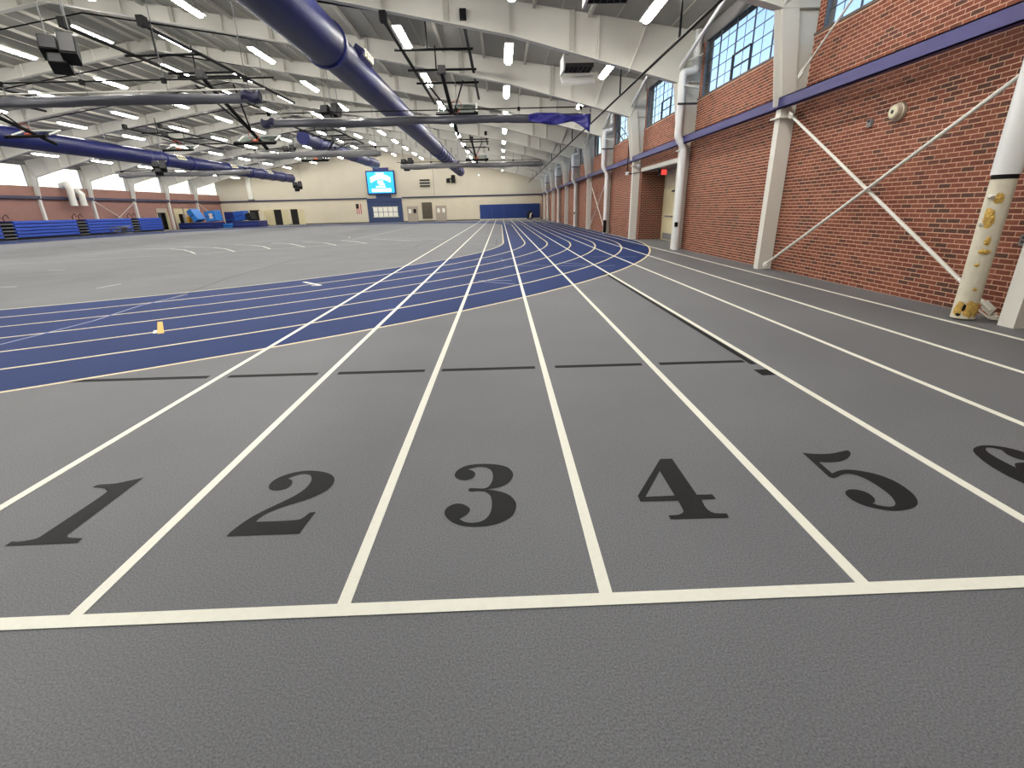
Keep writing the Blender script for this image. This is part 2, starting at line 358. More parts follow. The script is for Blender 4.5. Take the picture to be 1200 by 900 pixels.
for i in range(6):
    k = str(i+1); holes = []
    out = smooth_outline(six(SIX) if k == '6' else DIG[k])
    if k == '4': holes = [smooth_outline(DIG['4h'])]
    if k == '6': holes = [smooth_outline(six(SIXH))]
    o = MB().flat(out, .0018, holes).build('lane_numeral', M['numeral'], fl)
    o['label'] = 'black painted serif numeral %s in its lane' % WORDS[i]
# dark tape across the lanes and beside the sixth line
ty = 4.55
for x0, x1 in ((-4.3, -2.94), (-2.74, -1.86), (-1.66, -.8), (-.63, .3), (.5, 1.37), (1.55, 2.40)):
    MB().box((x0, ty-.036, 0), (x1, ty+.036, .0018)).build('tape_strip', M['tape'], fl)
MB().box((LANE[6]-.105, 4.45, 0), (LANE[6]-.045, 11.8, .0018)).build('tape_strip', M['tape'], fl)
MB().box((LANE[6]-.16, 4.12, 0), (LANE[6]-.03, 4.28, .0018)).build('tape_strip', M['tape'], fl)
# thin exchange marks on the blue turn
def fpx(*pts): return [tuple(at(px, py))[:2] for px, py in pts]
def line(name, px, wd, m, z=.0028, par=None): return MB().ribbon(fpx(*px), wd, z).build(name, m, par or fl)
for pp in ([(590, 312), (634, 311), (697, 312), (720, 311)], [(553, 305), (588, 303.5), (590, 306)], [(565, 330), (604, 333)], [(560, 329), (600, 328.5)],
           [(655, 308), (690, 310)], [(695, 301), (746, 301)], [(640, 288), (655, 287.5)], [(0, 404), (40, 394), (110, 376), (165, 358), (220, 345)]):
    line('exchange_mark', pp, .04, M['pale_blue_line'], .0026, tk)
q = fpx((184.5, 391.5), (192.5, 390.5), (190.5, 377), (184.5, 377.5))
MB().flat(q, .003).build('exchange_mark', M['yellow_line'], tk)['label'] = 'short yellow bar painted across one blue lane'
MB().flat(fpx((179, 391), (184, 390.5), (184.5, 387), (180, 387.5)), .003).build('exchange_mark', M['paint'], tk)
line('exchange_mark', [(356, 330.5), (376, 334.5)], .09, M['paint'], .003, tk); line('exchange_mark', [(365, 335), (376, 334.5)], .07, M['paint'], .003, tk)
# court lines of the infield
for pp, wd in (([(170, 292), (200, 291.6), (215, 292.8), (223, 294.8), (229, 297.4)], .06), ([(215, 289.6), (250, 290), (265, 291.8), (275, 294.8)], .06),
           ([(275, 286.8), (295, 287.3), (308, 288.8), (317, 291.8)], .06), ([(318, 284.8), (340, 285.6), (357, 289.3)], .06),
           ([(355, 283.2), (380, 284.6), (394, 287.3)], .06), ([(400, 281.5), (415, 283), (430, 285.2)], .06), ([(435, 280), (460, 281), (480, 282), (494, 281.5)], .06)):
    line('court_arc', pp, wd, M['paint'], .002)
for pp in ([(0, 310.5), (80, 306), (160, 301), (225, 298), (300, 292.5), (430, 285.5)], [(0, 305.5), (100, 299), (150, 293), (240, 287), (300, 283.5), (360, 277.5)],
           [(140, 289.5), (180, 287), (225, 284)], [(0, 300), (90, 294)], [(300, 283.5), (345, 282), (400, 281.8), (410, 280)], [(412, 281), (440, 275.5), (484, 266)],
           [(410, 279), (409, 277.5), (395, 276.5)], [(420, 278), (470, 279.2), (522, 280.5)], [(395, 271.5), (420, 268)], [(345, 271.5), (370, 270)],
           [(56, 316.6), (76, 316.2)], [(0, 336.4), (20, 336)], [(113, 338), (142, 332.5)]):
    line('court_line', pp, .05, M['faint_line'], .0016)
for pp in ([(280, 297), (330, 289), (400, 283)], [(200, 350), (270, 325), (340, 306), (400, 297)], [(485, 290), (507, 281)], [(581, 287), (583, 280)], [(0, 327), (120, 320), (240, 303)]):
    line('scuff_mark', pp, .06, M['scuff'], .0014)

# ---- walls
def tinted(mb, name, m, par, tints=None, smooth=False):
    o = mb.build(name, m, par)
    a = o.data.attributes.new('tint', 'FLOAT', 'FACE'); a.data.foreach_set('value', tints); return o
wr = struct('wall_right')
DY0, DY1, DZ = 18.35, 23.45, 2.95          # recessed doorway
SLOT = .34                                  # gap round each column above the blue girt
mb = MB()
mb.box((XR+.003, Y0, 0), (XR+.3, DY0, 3.5)).box((XR+.003, DY1, 0), (XR+.3, Y1, 3.5)).box((XR+.003, DY0, DZ), (XR+.3, DY1, 3.5))
edges = [Y0]+[v for c in BAYS for v in (c-SLOT, c+SLOT)]+[Y1]
edges = [e for e in edges if e > Y0-.01]
SEG = []
for i, c in enumerate([None]+BAYS):
    a = Y0 if c is None else c+SLOT
    b = (BAYS+[Y1])[i]-SLOT if i < len(BAYS) else Y1
    if b > a: SEG.append((a, b)); mb.box((XR+.003, a, 3.5), (XR+.3, b, 4.63))
mb.build('mortar_bed', M['mortar'], wr)
BY0, BY1 = 3.0, 30.4
P, H, L = .0677, .0555, .1910
cand = []; rng = random.Random(3)
segs_low = [(BY0, DY0), (DY1, BY1)]
def course(z0, segs, n):
    off = .1016 if n % 2 else 0
    y = BY0-.2+off
    while y < BY1:
        for a, b in segs:
            s, e = max(y, a+.003), min(y+L, b-.003)
            if e-s > .03: cand.append((s, e, z0))
        y += .2032
n = 0; z = .006
while z+H < 4.63:
    if z+H < 3.5:
        course(z, segs_low if z+H < DZ+.01 else [(BY0, BY1)], n)
    else: course(z, [(max(a, BY0), min(b, BY1)) for a, b in SEG if b > BY0 and a < BY1], n)
    n += 1; z += P
def occluded(y, zc):                        # behind the column, pipe or girt as seen from the start line
    px, py, d = proj((XR, y, zc))
    if px > 1215 or px < 0 or py < -10: return True
    return (880 < px < 928) or (px > 1110 and False) or px > 1172 or (3.28 < zc < 3.75)
full = [(i, c) for i, c in enumerate(cand) if c[1]-c[0] > .19 and not occluded((c[0]+c[1])/2, c[2]+.03)]
full.sort(key=lambda t: proj((XR, (t[1][0]+t[1][1])/2, t[1][2]))[2]**2 + (.0 if True else 0))
single = set(i for i, c in full[:300])
def brickgeo(mb, y0, y1, z0, x, xb, tl, t, hd=H):
    mb.add([(x, y0, z0), (x, y1, z0), (x, y1, z0+hd), (x, y0, z0+hd), (xb, y0-.0, z0), (xb, y1, z0), (xb, y1, z0+hd), (xb, y0, z0+hd)],
           [(3, 2, 1, 0), (0, 1, 5, 4), (7, 6, 2, 3), (1, 2, 6, 5), (4, 7, 3, 0)])
    tl += [t]*5
var = []
for k in range(8):
    m_ = MB(); tl = []
    brickgeo(m_, -L/2, L/2, 0, -.0, .02, tl, 0)
    me = m_.mesh('brick'); me.materials.append(M['brick'])
    a = me.attributes.new('tint', 'FLOAT', 'FACE'); a.data.foreach_set('value', [k/7]*5); var.append(me)
mb = MB(); tl = []
for i, (s, e, z0) in enumerate(cand):
    dx = rng.uniform(-.0012, .0008); t = rng.random()
    if i in single: put('brick', var[int(t*7.99)], wr, (XR+dx, (s+e)/2, z0))
    else: brickgeo(mb, s, e, z0, XR+dx, XR+.015, tl, t)
o = tinted(mb, 'bricks', M['brick'], wr, tl); o['kind'] = 'stuff'
# bricks beyond reach and out of sight: pattern facing on the same plane
mb = MB()
mb.box((XR, BY1, 0), (XR+.01, Y1, 3.5)).box((XR, Y0, 0), (XR+.01, BY0, 3.5))
for a, b in SEG:
    for s, e in ((max(a, BY1), b), (a, min(b, BY0))):
        if e-s > .05: mb.box((XR, s, 3.5), (XR+.01, e, 4.63))
mb.build('brick_facing', M['brick_far'], wr)
# door recess
mb = MB().box((XR+.3, DY1, 0), (XR+1.35, DY1+.3, 3.3)).box((XR+.3, DY0-.3, 0), (XR+1.35, DY0, 3.3))
mb.build('recess_side', M['mortar'], wr)
mb = MB(); tl = []
n = 0; z = .006
while z+H < DZ:
    x = XR+.002-(.1 if n % 2 else 0)
    while x < XR+1.06:
        s, e = max(x, XR+.002), min(x+L, XR+1.06)
        if e-s > .03:
            mb.add([(s, DY1-.008, z), (e, DY1-.008, z), (e, DY1-.008, z+H), (s, DY1-.008, z+H), (s, DY1, z), (e, DY1, z), (e, DY1, z+H), (s, DY1, z+H)],
                   [(0, 1, 2, 3), (4, 5, 1, 0), (3, 2, 6, 7), (5, 6, 2, 1), (0, 3, 7, 4)]); tl += [rng.random()*.3]*5
        x += .2032
    n += 1; z += P
o = tinted(mb, 'recess_bricks', M['brick'], wr, tl); o['kind'] = 'stuff'
MB().box((XR+.05, DY0, DZ), (XR+1.35, DY1, DZ+.35)).build('recess_soffit', M['header'], wr)
MB().box((XR-.03, DY0-.05, DZ-.02), (XR+.16, DY1+.05, DZ+.13)).build('lintel', M['steel'], wr)
# piers behind the columns, sills, headers, eave
for c in BAYS:
    MB().box((XR+.3, c-.36, 3.4), (XR+.34, c+.36, roof(XR+.3)-.02)).build('pier', M['header'], wr)
    for a, b in ((c-.55, c-.34), (c+.34, c+.5)): MB().box((XR+.02, a, 4.675), (XR+.09, b, 6.2)).build('pier', M['brick_far'], wr)
for a, b in SEG: 
    MB().box((XR-.02, a, 4.63), (XR+.34, b, 4.675)).build('sill', M['sill'], wr)
MB().box((XR+.02, Y0, 6.2), (XR+.3, Y1, roof(XR+.3)-.02)).build('header_panel', M['header'], wr)

def window_unit(idx, x, y0, y1, z0, z1, nc, nr, detail, glass, side):
    wd = struct('window_%d' % idx)
    W, Hh = (y1-y0)/nc, (z1-z0)/nr
    fr = MB()
    fr.box((x-.04, y0, z0), (x+.03, y1, z0+.03)).box((x-.04, y0, z1-.03), (x+.03, y1, z1)).box((x-.04, y0, z0), (x+.03, y0+.03, z1)).box((x-.04, y1-.03, z0), (x+.03, y1, z1))
    fr.build('window_frame', M['frame'], wd)
    if not detail:
        for i in range(1, nc): MB().box((x-.02, y0+i*W-.012, z0), (x+.015, y0+i*W+.012, z1)).build('glazing_bar', M['frame'], wd)
        MB().box((x-.003, y0, z0), (x+.003, y1, z1)).build('pane', glass, wd)
        return wd
    def bars(a, b, locs, rot=None):
        me = MB().box(a, b).mesh('glazing_bar'); me.materials.append(M['frame'])
        for l in locs: put('glazing_bar', me, wd, l)
    bars((-.02, -.009, 0), (.015, .009, z1-z0), [(x, y0+i*W, z0) for i in range(1, nc)])
    bars((-.015, 0, -.006), (.01, y1-y0, .006), [(x, y0, z0+j*Hh) for j in range(1, nr)])
    bars((-.008, -.0025, 0), (.006, .0025, z1-z0), [(x, y0+(i+.5)*W, z0) for i in range(nc)])
    pm = MB().box((-.003, 0, 0), (.003, W, Hh)).mesh('pane'); pm.materials.append(glass)
    for i in range(nc):
        for j in range(nr): put('pane', pm, wd, (x, y0+i*W, z0+j*Hh))
    a, zt = y0+2*W, z0+2*Hh             # hopper sash with its heavier dark frame
    op = Matrix.Rotation(math.radians(-38 if idx == 4 else 0), 3, 'Y')
    s = MB()
    for p, q in (((-.04, 0, 2*Hh-.02), (.0, W, 2*Hh+.015)), ((-.03, 0, 0), (0, W, .02)), ((-.03, -.01, 0), (0, .015, 2*Hh)), ((-.04, W-.03, 0), (0, W+.015, 2*Hh)), ((-.03, 0, Hh-.01), (-.01, W, Hh+.01))):
        s.box(p, q)
    s.v = [tuple(op @ Vector(v)+Vector((x-.02, a, z0))) for v in s.v]
    s.build('hopper_sash', M['dark'], wd)
    return wd
wi = 1
for k, c in enumerate(BAYS):
    e = (BAYS+[Y1])[k+1] if k+1 < len(BAYS) else Y1
    if k == 0: continue
    window_unit(wi, XR+.07, c+.5, e-.55, 4.675, 6.2, 5, 5, k <= 4, M['glass'], 1); wi += 1

wl = struct('wall_left')
mb = MB(); LD0, LD1 = 64.0, 66.1
mb.box((XL-.3, Y0, 0), (XL, LD0, 4.45)).box((XL-.3, LD1, 0), (XL, 67.3, 4.45)).box((XL-.3, 67.3, 2.6), (XL, 71.9, 4.45)).box((XL-.3, 71.9, 0), (XL, Y1, 4.45)).box((XL-.3, LD0, 2.6), (XL, LD1, 4.45))
mb.build('brick_facing', M['brick_left'], wl)
MB().box((XL-.3, Y0, 6.25), (XL-.05, Y1, roof(XL)-.03)).build('header_panel', M['header'], wl)
for c in BAYS:
    e = c+6.1
    MB().box((XL-.3, c-.3, 4.45), (XL-.1, c+.3, 6.3)).build('pier', M['steel'], wl)
    if c > 28: window_unit(wi, XL-.15, c+.3, min(e, Y1)-.3, 4.45, 6.25, 6, 4, False, M['glass_left'], -1); wi += 1
    else: MB().box((XL-.2, c+.3, 4.45), (XL-.15, e-.3, 6.25)).build('pane', M['glass_left'], wl)

wb = struct('wall_back')
MB().box((XL-.3, Y1, 3.5), (XR+1.4, Y1+.3, 10.6)).build('wall_panel', M['farwall'], wb)
MB().box((XL-.3, Y1-.04, 0), (XR+1.4, Y1+.3, 3.5)).build('lower_wall', M['farlow'], wb)
for x in (-10.0, -26.0, -34.0, -3.5): MB().box((x-.03, Y1-.02, 3.6), (x+.03, Y1, roof(x)-.2)).build('panel_joint', M['header'] if x < -9 and x > -11 else M['farwall'], wb)
MB().box((XL-.3, Y0-.3, 0), (XR+1.4, Y0, 10.6)).build('wall_front', M['farlow']).__setitem__('kind', 'structure')
t1 = struct('trim_1')
for x0, x1 in ((XL, -20.3), (-15.0, XR)): MB().box((x0, Y1-.16, 3.42), (x1, Y1-.04, 3.62)).build('trim_strip', M['strip'], t1)
tag(MB().box((XL, Y1-.1, 0), (XR, Y1-.04, .12)).build('baseboard_back', M['dark']), kind='structure')

# ---- roof
ce = struct('ceiling')
for s in (1, -1):
    xe = RIDGE+s*24.9
    mb = MB(); a, b = roof(RIDGE), roof(xe)
    mb.prism([(RIDGE, Y0-.3, a), (xe, Y0-.3, b), (xe, Y0-.3, b+.25), (RIDGE, Y0-.3, a+.25)], (0, Y1-Y0+.6, 0))
    mb.build('roof_deck', M['deck'], ce)
    for k in range(15):
        x = RIDGE+s*(.4+1.72*k)
        if abs(x-RIDGE) > 24.2: continue
        z = roof(x)
        MB().box((x-.045, Y0, z-.13), (x+.045, Y1, z+.02)).build('purlin', M['purlin'], ce)
        x2 = x+s*.86
        if abs(x2-RIDGE) < 24.2: MB().box((x2-.012, Y0, roof(x2)-.035), (x2+.012, Y1, roof(x2)+.02)).build('deck_seam', M['purlin'], ce)

# ---- rigid frames (columns + girders), one per bay line
def make_frame():
    f = struct('roof_frame')
    inner = [(6.12, 0), (6.12, 3.45), (5.86, 5.2), (.53, 6.57), (-5.8, 7.73), (RIDGE, 9.8)]
    outer = [(x, roof(x)-.02) for x in (RIDGE, -6, 6.7)]+[(6.72, 3.5), (6.45, 3.5), (6.45, 0)]
    for s in (1, -1):
        def mx(p): return p if s == 1 else (2*RIDGE-p[0]-.03, p[1])
        pw = [mx(p) for p in inner[1:]]+[mx(p) for p in outer[:-2]]
        MB().prism([(x, -.012, z) for x, z in pw], (0, .024, 0)).build('girder_web', M['steel'], f)
        mb = MB()
        for p, q in list(zip(inner[1:], inner[2:])):
            p, q = mx(p), mx(q); mb.bar((p[0], 0, p[1]), (q[0], 0, q[1]), .26, .03)
        mb.build('bottom_flange', M['steel'], f)
        a, b = mx((6.12, 0))[0], mx((6.44, 0))[0]
        MB().box((min(a, b), -.1, 0), (max(a, b), .1, 3.47)).build('column', M['steel'], f)
        MB().prism([(x, -.1, z) for x, z in map(mx, ((6.12, 3.47), (6.42, 3.47), (6.16, 5.45), (5.84, 5.2)))], (0, .2, 0)).build('haunch_box', M['steel'], f)
        MB().box((min(a, b)-.06, -.2, 3.20), (max(a, b)+.0, .2, 3.235)).build('cap_plate', M['steel'], f)
        st = MB()
        for p, q in (((5.86, 5.2), (6.35, 6.6)), ((4.25, 5.55), (4.75, 6.82)), ((5.86, 5.2), (6.7, 5.2))):
            p, q = mx(p), mx(q); st.bar((p[0], -.06, p[1]), (q[0], -.06, q[1]), .02, .11, up=(0, 1, 0)) if False else st.bar((p[0], -.06, p[1]), (q[0], -.06, q[1]), .1, .02)
        st.build('knee_stiffener', M['steel'], f)
        p, q = mx((3.25, flange(3.25))), mx((3.25, roof(3.25)-.02)); MB().box((p[0]-.014, -.09, p[1]), (p[0]+.014, .09, q[1])).build('web_stiffener', M['steel'], f)
        x = 2.4; i = 0
        while x > -17.5:
            p, q = mx((x, flange(x))), mx((x+.0, roof(x)-.02))
            t = .075 if i % 2 == 0 else .014
            MB().box((min(p[0], q[0])-t, -.09, p[1]), (max(p[0], q[0])+t, .09, q[1])).build('web_stiffener', M['purlin'] if i % 2 == 0 else M['steel'], f)
            x -= 1.95; i += 1
    return f
f0 = make_frame(); f0.location = (0, BAYS[0], 0)
for c in BAYS[1:]:
    f = copy_tree(f0); f.location = (0, c, 0)

# ---- blue girt on both brick walls
for side, nm in ((1, 'trim_2'), (-1, 'trim_3')):
    g = struct(nm)
    X = 6.08 if side == 1 else XL+.33
    for c in BAYS:
        a, b = c+.01, min(c+6.1, Y1)-.01
        m_ = MB().box((X, a, 3.39), (X+side*.02, b, 3.61)).box((X, a, 3.59), (X+side*.12, b, 3.61)).box((X, a, 3.39), (X+side*.12, b, 3.41)) if side == 1 else \
             MB().box((X-.02, a, 3.36), (X, b, 3.62)).box((X-.12, a, 3.60), (X, b, 3.62)).box((X-.12, a, 3.36), (X, b, 3.38))
        m_.build('beam_segment', M['beam'] if side == 1 else M['strip'], g)

# ================================================================== THINGS
# ---- ceiling lights: eleven rows of fixtures, one per bay
proto = thing('ceiling_light', 'x', 'light', (0, 0, 0), 'linear ceiling lights')
mb = MB()
prof = [(.15, .0), (.12, -.05), (-.12, -.05), (-.15, .0)]
lens = MB()
n = 8; V = []
for y, sc in ((-1.2, .55), (-1.12, .9), (-1.0, 1), (1.0, 1), (1.12, .9), (1.2, .55)):
    V += [(.13*sc*math.cos(math.pi*k/n), y, -.10*sc*math.sin(math.pi*k/n)) for k in range(n+1)]
lens.add(V, [(i*(n+1)+k, i*(n+1)+k+1, (i+1)*(n+1)+k+1, (i+1)*(n+1)+k) for i in range(5) for k in range(n)])
lens.build('lamp_lens', M['lamp'], proto, smooth=True)
MB().box((-.16, -1.22, 0), (.16, 1.22, .03)).box((-.06, -1.0, .03), (.06, 1.0, .09)).build('housing', M['housing'], proto)
h_ = MB().box((-.006, -.9, .08), (.006, -.89, .5)).build('hanger', M['grey'], proto); put('hanger', h_.data, proto, (0, 1.79, 0))
first = True
ROWS = ['the row nearest the braced brick wall', 'the row beside the white heaters', 'the row along the near hoop frame', 'the row hidden by the near blue duct'] + \
       ['the %s row beyond the near blue duct' % o for o in ORD[:8]]
for j in range(-1, 11):
    x = .48-3.85*j if j >= 0 else 4.2
    seen = 0
    for k in range(-1, 12):
        y = BAYS[0]+6.1*(k+1)+3.05; z = roof(x)-.62
        if y > Y1-2: continue
        if j < 0 and k not in (-1, 0, 1, 2, 3): continue
        o = proto if first else copy_tree(proto); first = False
        o.location = (x, y, z)
        px, py, d_ = proj((x, y+1.1, z))
        if d_ > .5 and -10 < px < 1210 and py > -2:
            o['label'] = 'white ceiling light, %s from the start in %s' % (ORD[seen], ROWS[j+1]); seen += 1
        else: o['label'] = 'white light out of view, %s bay of %s' % (ORD[k+1], ROWS[j+1])

# ---- ducts
def cyl_y(mb, x, z, r, y0, y1, n=28, cap=True):
    return mb.tube([(x, y0, z), (x, y1, z)], r, n, cap)
def duct(name_label, x, z, y0, y1, secs, rings, boxes, side):
    t = thing('air_duct', name_label, 'duct', (x, y0, z))
    for a, b, r in secs: cyl_y(MB(), x, z, r, a, b).build('duct_section', M['duct'], t, smooth=True)
    for y, r in rings: cyl_y(MB(), x, z, r, y-.09, y+.09).build('duct_band', M['ductlite'], t, smooth=True)
    for y in boxes:
        g = MB().obox((x+side*.52, y, z+.30), (.16, .75, .16), ((.8, 0, -.6*side) if side > 0 else (.8, 0, .6), (0, 1, 0), (.6*side, 0, .8))).build('outlet_box', M['mat_navy'], t)
        gr = MB()
        for i in range(4): gr.obox((x+side*.70, y-.5+i*.33, z+.30), (.04, .09, .12), ((1, 0, 0), (0, 1, 0), (0, 0, 1)))
        gr.build('outlet_slot', M['label'], g)
    y = y0+2; hm = MB().box((-.01, -.01, 0), (.01, .01, roof(x)-.05-z-.5)).mesh('hanger_rod'); hm.materials.append(M['grey'])
    while y < y1: put('hanger_rod', hm, t, (x, y, z+.5)); y += 6.1
    return t
DX, DZ_ = -5.25, 6.42
duct('thick navy blue air duct hung from the ceiling above the white lane lines', DX, DZ_, -3, 71.5, [(-3, 17.6, .64), (17.6, 45, .56), (45, 71.5, .54)],
     [(17.6, .69), (44.6, .62)]+[(46.5+2.2*i, .6) for i in range(12)], [20.2], 1)
t = duct('navy blue air duct along the far brick wall above the folded bleachers', -29.3, 6.27, 8, 74, [(8, 47, .58), (47, 74, .56)],
     [(46.6, .64), (50.5, .62), (57, .62), (62, .62), (65, .62), (68, .62), (71, .62)], [], -1)
for y in (48.6, 57.8, 66.5):
    lb = MB().obox((-29.3+.50, y, 6.27+.30), (.02, .62, .2), ((.85, 0, .5), (0, 1, 0), (-.5, 0, .85))).build('outlet_plate', M['label'], t)
    g2 = MB()
    for i in (-1, 0, 1): g2.obox((-29.3+.525, y+i*.36, 6.27+.30), (.01, .10, .11), ((.85, 0, .5), (0, 1, 0), (-.5, 0, .85)))
    g2.build('outlet_slot', M['dark'], lb)
duct('shiny blue air duct above the lit screen, behind the folded hoop frame', -17.0, 7.75, 47, 73, [(47, 73, .58)], [(50, .62), (56, .62), (62, .62), (68, .62)], [], 1)

# ---- sprinkler pipework
sp = thing('sprinkler_pipework', 'black sprinkler pipes: one long main under the girders with branch lines', 'pipes', (4.42, 0, 5.22))
SH = MB().box((-.012, -.012, 0), (.012, .012, .17)).mesh('sprinkler_head'); SH.materials.append(M['grey'])
MB().tube([(4.42, -6, 5.22), (4.42, 78.6, 5.22)], .035, 8).build('main_pipe', M['black'], sp, smooth=True)
for c in BAYS:
    y = c+1.85; mb = MB()
    if y > Y1-.5: continue
    pts = [(4.42, y, 5.22), (4.42, y, roof(4.42)-.30), (2, y, roof(2)-.28)] + [(x, y, roof(x)-.28) for x in (-4, -10, RIDGE)]+[(x, y, roof(x)-.28) for x in (-26, -34, -39)]
    mb.tube(pts, .032, 8).build('branch_pipe', M['black'], sp, smooth=True)
    for x in (3.4, .2, -3, -6.2, -9.4, -12.6): put('sprinkler_head', SH, sp, (x, y, roof(x)-.42))

# ---- downspouts on every other column
def arc_pipe(mb, pts, r, n=16):
    P = [Vector(p) for p in pts]; out = [P[0]]
    for a, b, c in zip(P, P[1:], P[2:]):
        d0 = (a-b).normalized(); d1 = (c-b).normalized(); k = min(.07, (a-b).length*.45, (c-b).length*.45)
        s, e = b+d0*k, b+d1*k
        for i in range(5):
            q = i/4; out.append(s*(1-q)**2+b*2*q*(1-q)+e*q*q)
    out.append(P[-1]); return mb.tube(out, r, n)
names = ['torn cream downspout beside the nearest braced column', 'glossy white downspout beside the recessed doorway', 'white downspout with black base in front of the crossed braces',
         'white downspout with a dark clip, fourth along the brick wall', 'white downspout, fifth along the brick wall', 'thin white downspout, sixth along the brick wall']
for i, c in enumerate([5.6, 17.8, 30.0, 42.2, 54.4, 66.6]):
    x, y = (6.02, 6.07) if i == 0 else (6.16, c-.30)
    xu = 5.92
    t = thing('downspout', names[i], 'pipe', (x, y, 0))
    if i == 0:
        MB().tube([(x, y, 1.74), (x, y, 3.2)], .14, 20).build('upper_sleeve', M['white_pipe'], t, smooth=True)
        MB().tube([(x, y, 1.69), (x, y, 1.76)], .125, 20).build('dark_seam', M['black'], t, smooth=True)
        b = MB().tube([(x, y, .02), (x, y, .5), (x, y, 1.1), (x, y, 1.72)], [.128, .122, .126, .124], 20).build('wrapped_pipe', M['pipe_old'], t, smooth=True)
        rg = random.Random(5)
        def patch(cz, ca, hw, hh, seed, bump=.02):
            rp = random.Random(seed); m_ = MB(); V = []; N = 14
            V.append((x+(.125+bump)*math.cos(ca), y+(.125+bump)*math.sin(ca), cz))
            for ringk, fr in ((0, .55), (1, 1.0)):
                for k in range(N):
                    a = 2*math.pi*k/N; rr = fr*rp.uniform(.72, 1.15)
                    an = ca+hw/.125*rr*math.cos(a); zz = cz+hh*rr*math.sin(a); rad = .1245+(bump*rp.uniform(.3, 1.3) if ringk == 0 else .002)
                    V.append((x+rad*math.cos(an), y+rad*math.sin(an), max(.01, zz)))
            Fc = [(0, 1+k, 1+(k+1) % N) for k in range(N)]+[(1+k, 1+N+k, 1+N+(k+1) % N, 1+(k+1) % N) for k in range(N)]
            m_.add(V, Fc); return m_
        ca = math.atan2(-y, -x)
        for cz, da, hw, hh, s in ((1.48, .05, .05, .07, 1), (1.26, -.25, .065, .12, 2), (.98, .15, .03, .06, 3), (.86, .2, .07, .03, 4), (.70, -.1, .03, .02, 5), (.40, .3, .025, .02, 6)):
            patch(cz, ca+da, hw, hh, s).build('foam_tear', M['foam'], t)
        for da, s in ((-.5, 7), (.35, 8), (1.0, 9)): patch(.14, ca+da, .07, .11, s, .012).build('foam_tear', M['foam'], t)
        patch(.16, ca-.1, .022, .05, 11, .015).build('foam_hole', M['black'], t); patch(.07, ca-.45, .03, .025, 12, .02).build('foam_hole', M['black'], t)
        patch(1.50, ca-.55, .05, .025, 13, .05).build('torn_flap', M['rope'], t); patch(1.18, ca-.7, .03, .04, 14, .03).build('torn_flap', M['rope'], t)
    else:
        MB().tube([(x, y, 0), (x, y, 3.2)], .115, 18).build('lower_pipe', M['white_pipe'], t, smooth=True)
        if i == 1: MB().box((x-.125, y-.13, .78), (x-.02, y-.08, .93)).build('cover_plate', M['black'], t)
        if i == 2: MB().box((x-.13, y-.13, .05), (x+.05, y-.09, .75)).build('scuffed_base', M['black'], t)
        if i == 3: MB().box((x-.13, y-.13, 1.0), (x-.02, y-.10, 1.12)).build('cover_plate', M['black'], t)
    arc_pipe(MB(), [(x, y, 3.14), (x, y, 3.25), (xu, y, 3.62), (xu, y, 5.42), (6.33, y+.02, 5.48), (6.33, y+.02, 6.56)], .115 if i else .13).build('upper_pipe', M['white_pipe'], t, smooth=True)
    MB().box((xu-.14, y-.14, 4.50), (xu+.5, y-.12, 4.56)).build('pipe_clamp', M['dark'], t)
    MB().bar((xu, y-.12, 5.05), (6.42, y-.12, 4.98), .05).build('stay_rod', M['steel'], t)

# ---- cross bracing
def rod(lab, p, q, r=.028, grp=None, nm='brace_rod'):
    t = thing(nm, lab, 'brace', p)
    MB().tube([p, q], r, 8).build('rod', M['steel'], t, smooth=True)
    d = (Vector(q)-Vector(p)).normalized()
    mb = MB()
    for e, s in ((Vector(p), 1), (Vector(q), -1)): mb.bar(e-d*.02*s, e+d*s*.14, .11, .02, up=(1, 0, 0))
    mb.build('end_plate', M['steel'], t); return t
rod('white brace rod sloping down from the column top to the torn downspout', (6.26, 11.5, 3.27), (6.26, 5.95, .12))
rod('white brace rod sloping up from the column foot towards the torn downspout', (6.2, 11.48, .10), (6.2, 5.8, 3.18))
rod('thin white brace rod above the blue girt, rising across the near window', (6.22, 11.28, 3.92), (6.22, 7.75, 6.2), .02)
rod('white brace rod in the far bay, falling from the column to the black pipe base', (6.26, 35.9, 3.25), (6.26, 30.2, .12))
rod('white brace rod in the far bay, rising behind the other rod', (6.34, 35.9, .12), (6.34, 30.2, 3.2))
rod('pale brace rod on the far brick wall, falling behind the bleachers', (XL+.2, 54.6, 3.25), (XL+.2, 60.3, .15))
rod('pale brace rod on the far brick wall, rising behind the bleachers', (XL+.26, 54.6, .15), (XL+.26, 60.3, 3.25))
rod('pale brace rod above the blue crash mats in the far corner', (XL+.2, 72.9, 3.25), (XL+.2, 78.8, .15))
t = thing('rope_bundle', 'white rope knotted on the floor behind the torn downspout', 'rope', (6.28, 5.92, 0))
rg = random.Random(2); pts = [(6.16, 6.04, .12), (6.2, 5.98, .07), (6.25, 5.95, .03), (6.3, 5.93, .05), (6.33, 5.96, .09), (6.3, 5.99, .05), (6.26, 5.93, .025), (6.33, 5.87, .025), (6.38, 5.83, .02)]
MB().tube(pts, .016, 8).build('rope', M['rope'], t, smooth=True)
MB().tube([(6.29, 5.9, .03), (6.33, 5.91, .05), (6.31, 5.96, .04), (6.27, 5.95, .03)], .022, 8).build('knot', M['rope'], t, smooth=True)
# leaning white kickers at the window heads
for i, c in enumerate(BAYS[2:]):
    t = thing('roof_kicker', 'white slanted kicker pipe from the knee of the %s girder to the eave' % ORD[i], 'brace', (5.86, c, 5.42))
    MB().tube([(5.88, c-.1, 5.62), (5.82, c-4.4, 6.62)], .055, 10).build('kicker_tube', M['white_pipe'], t, smooth=True)
    MB().tube([(5.88, c-.3, 5.68), (6.40, c-.6, 5.85)], .025, 8).build('kicker_stay', M['steel'], t, smooth=True)

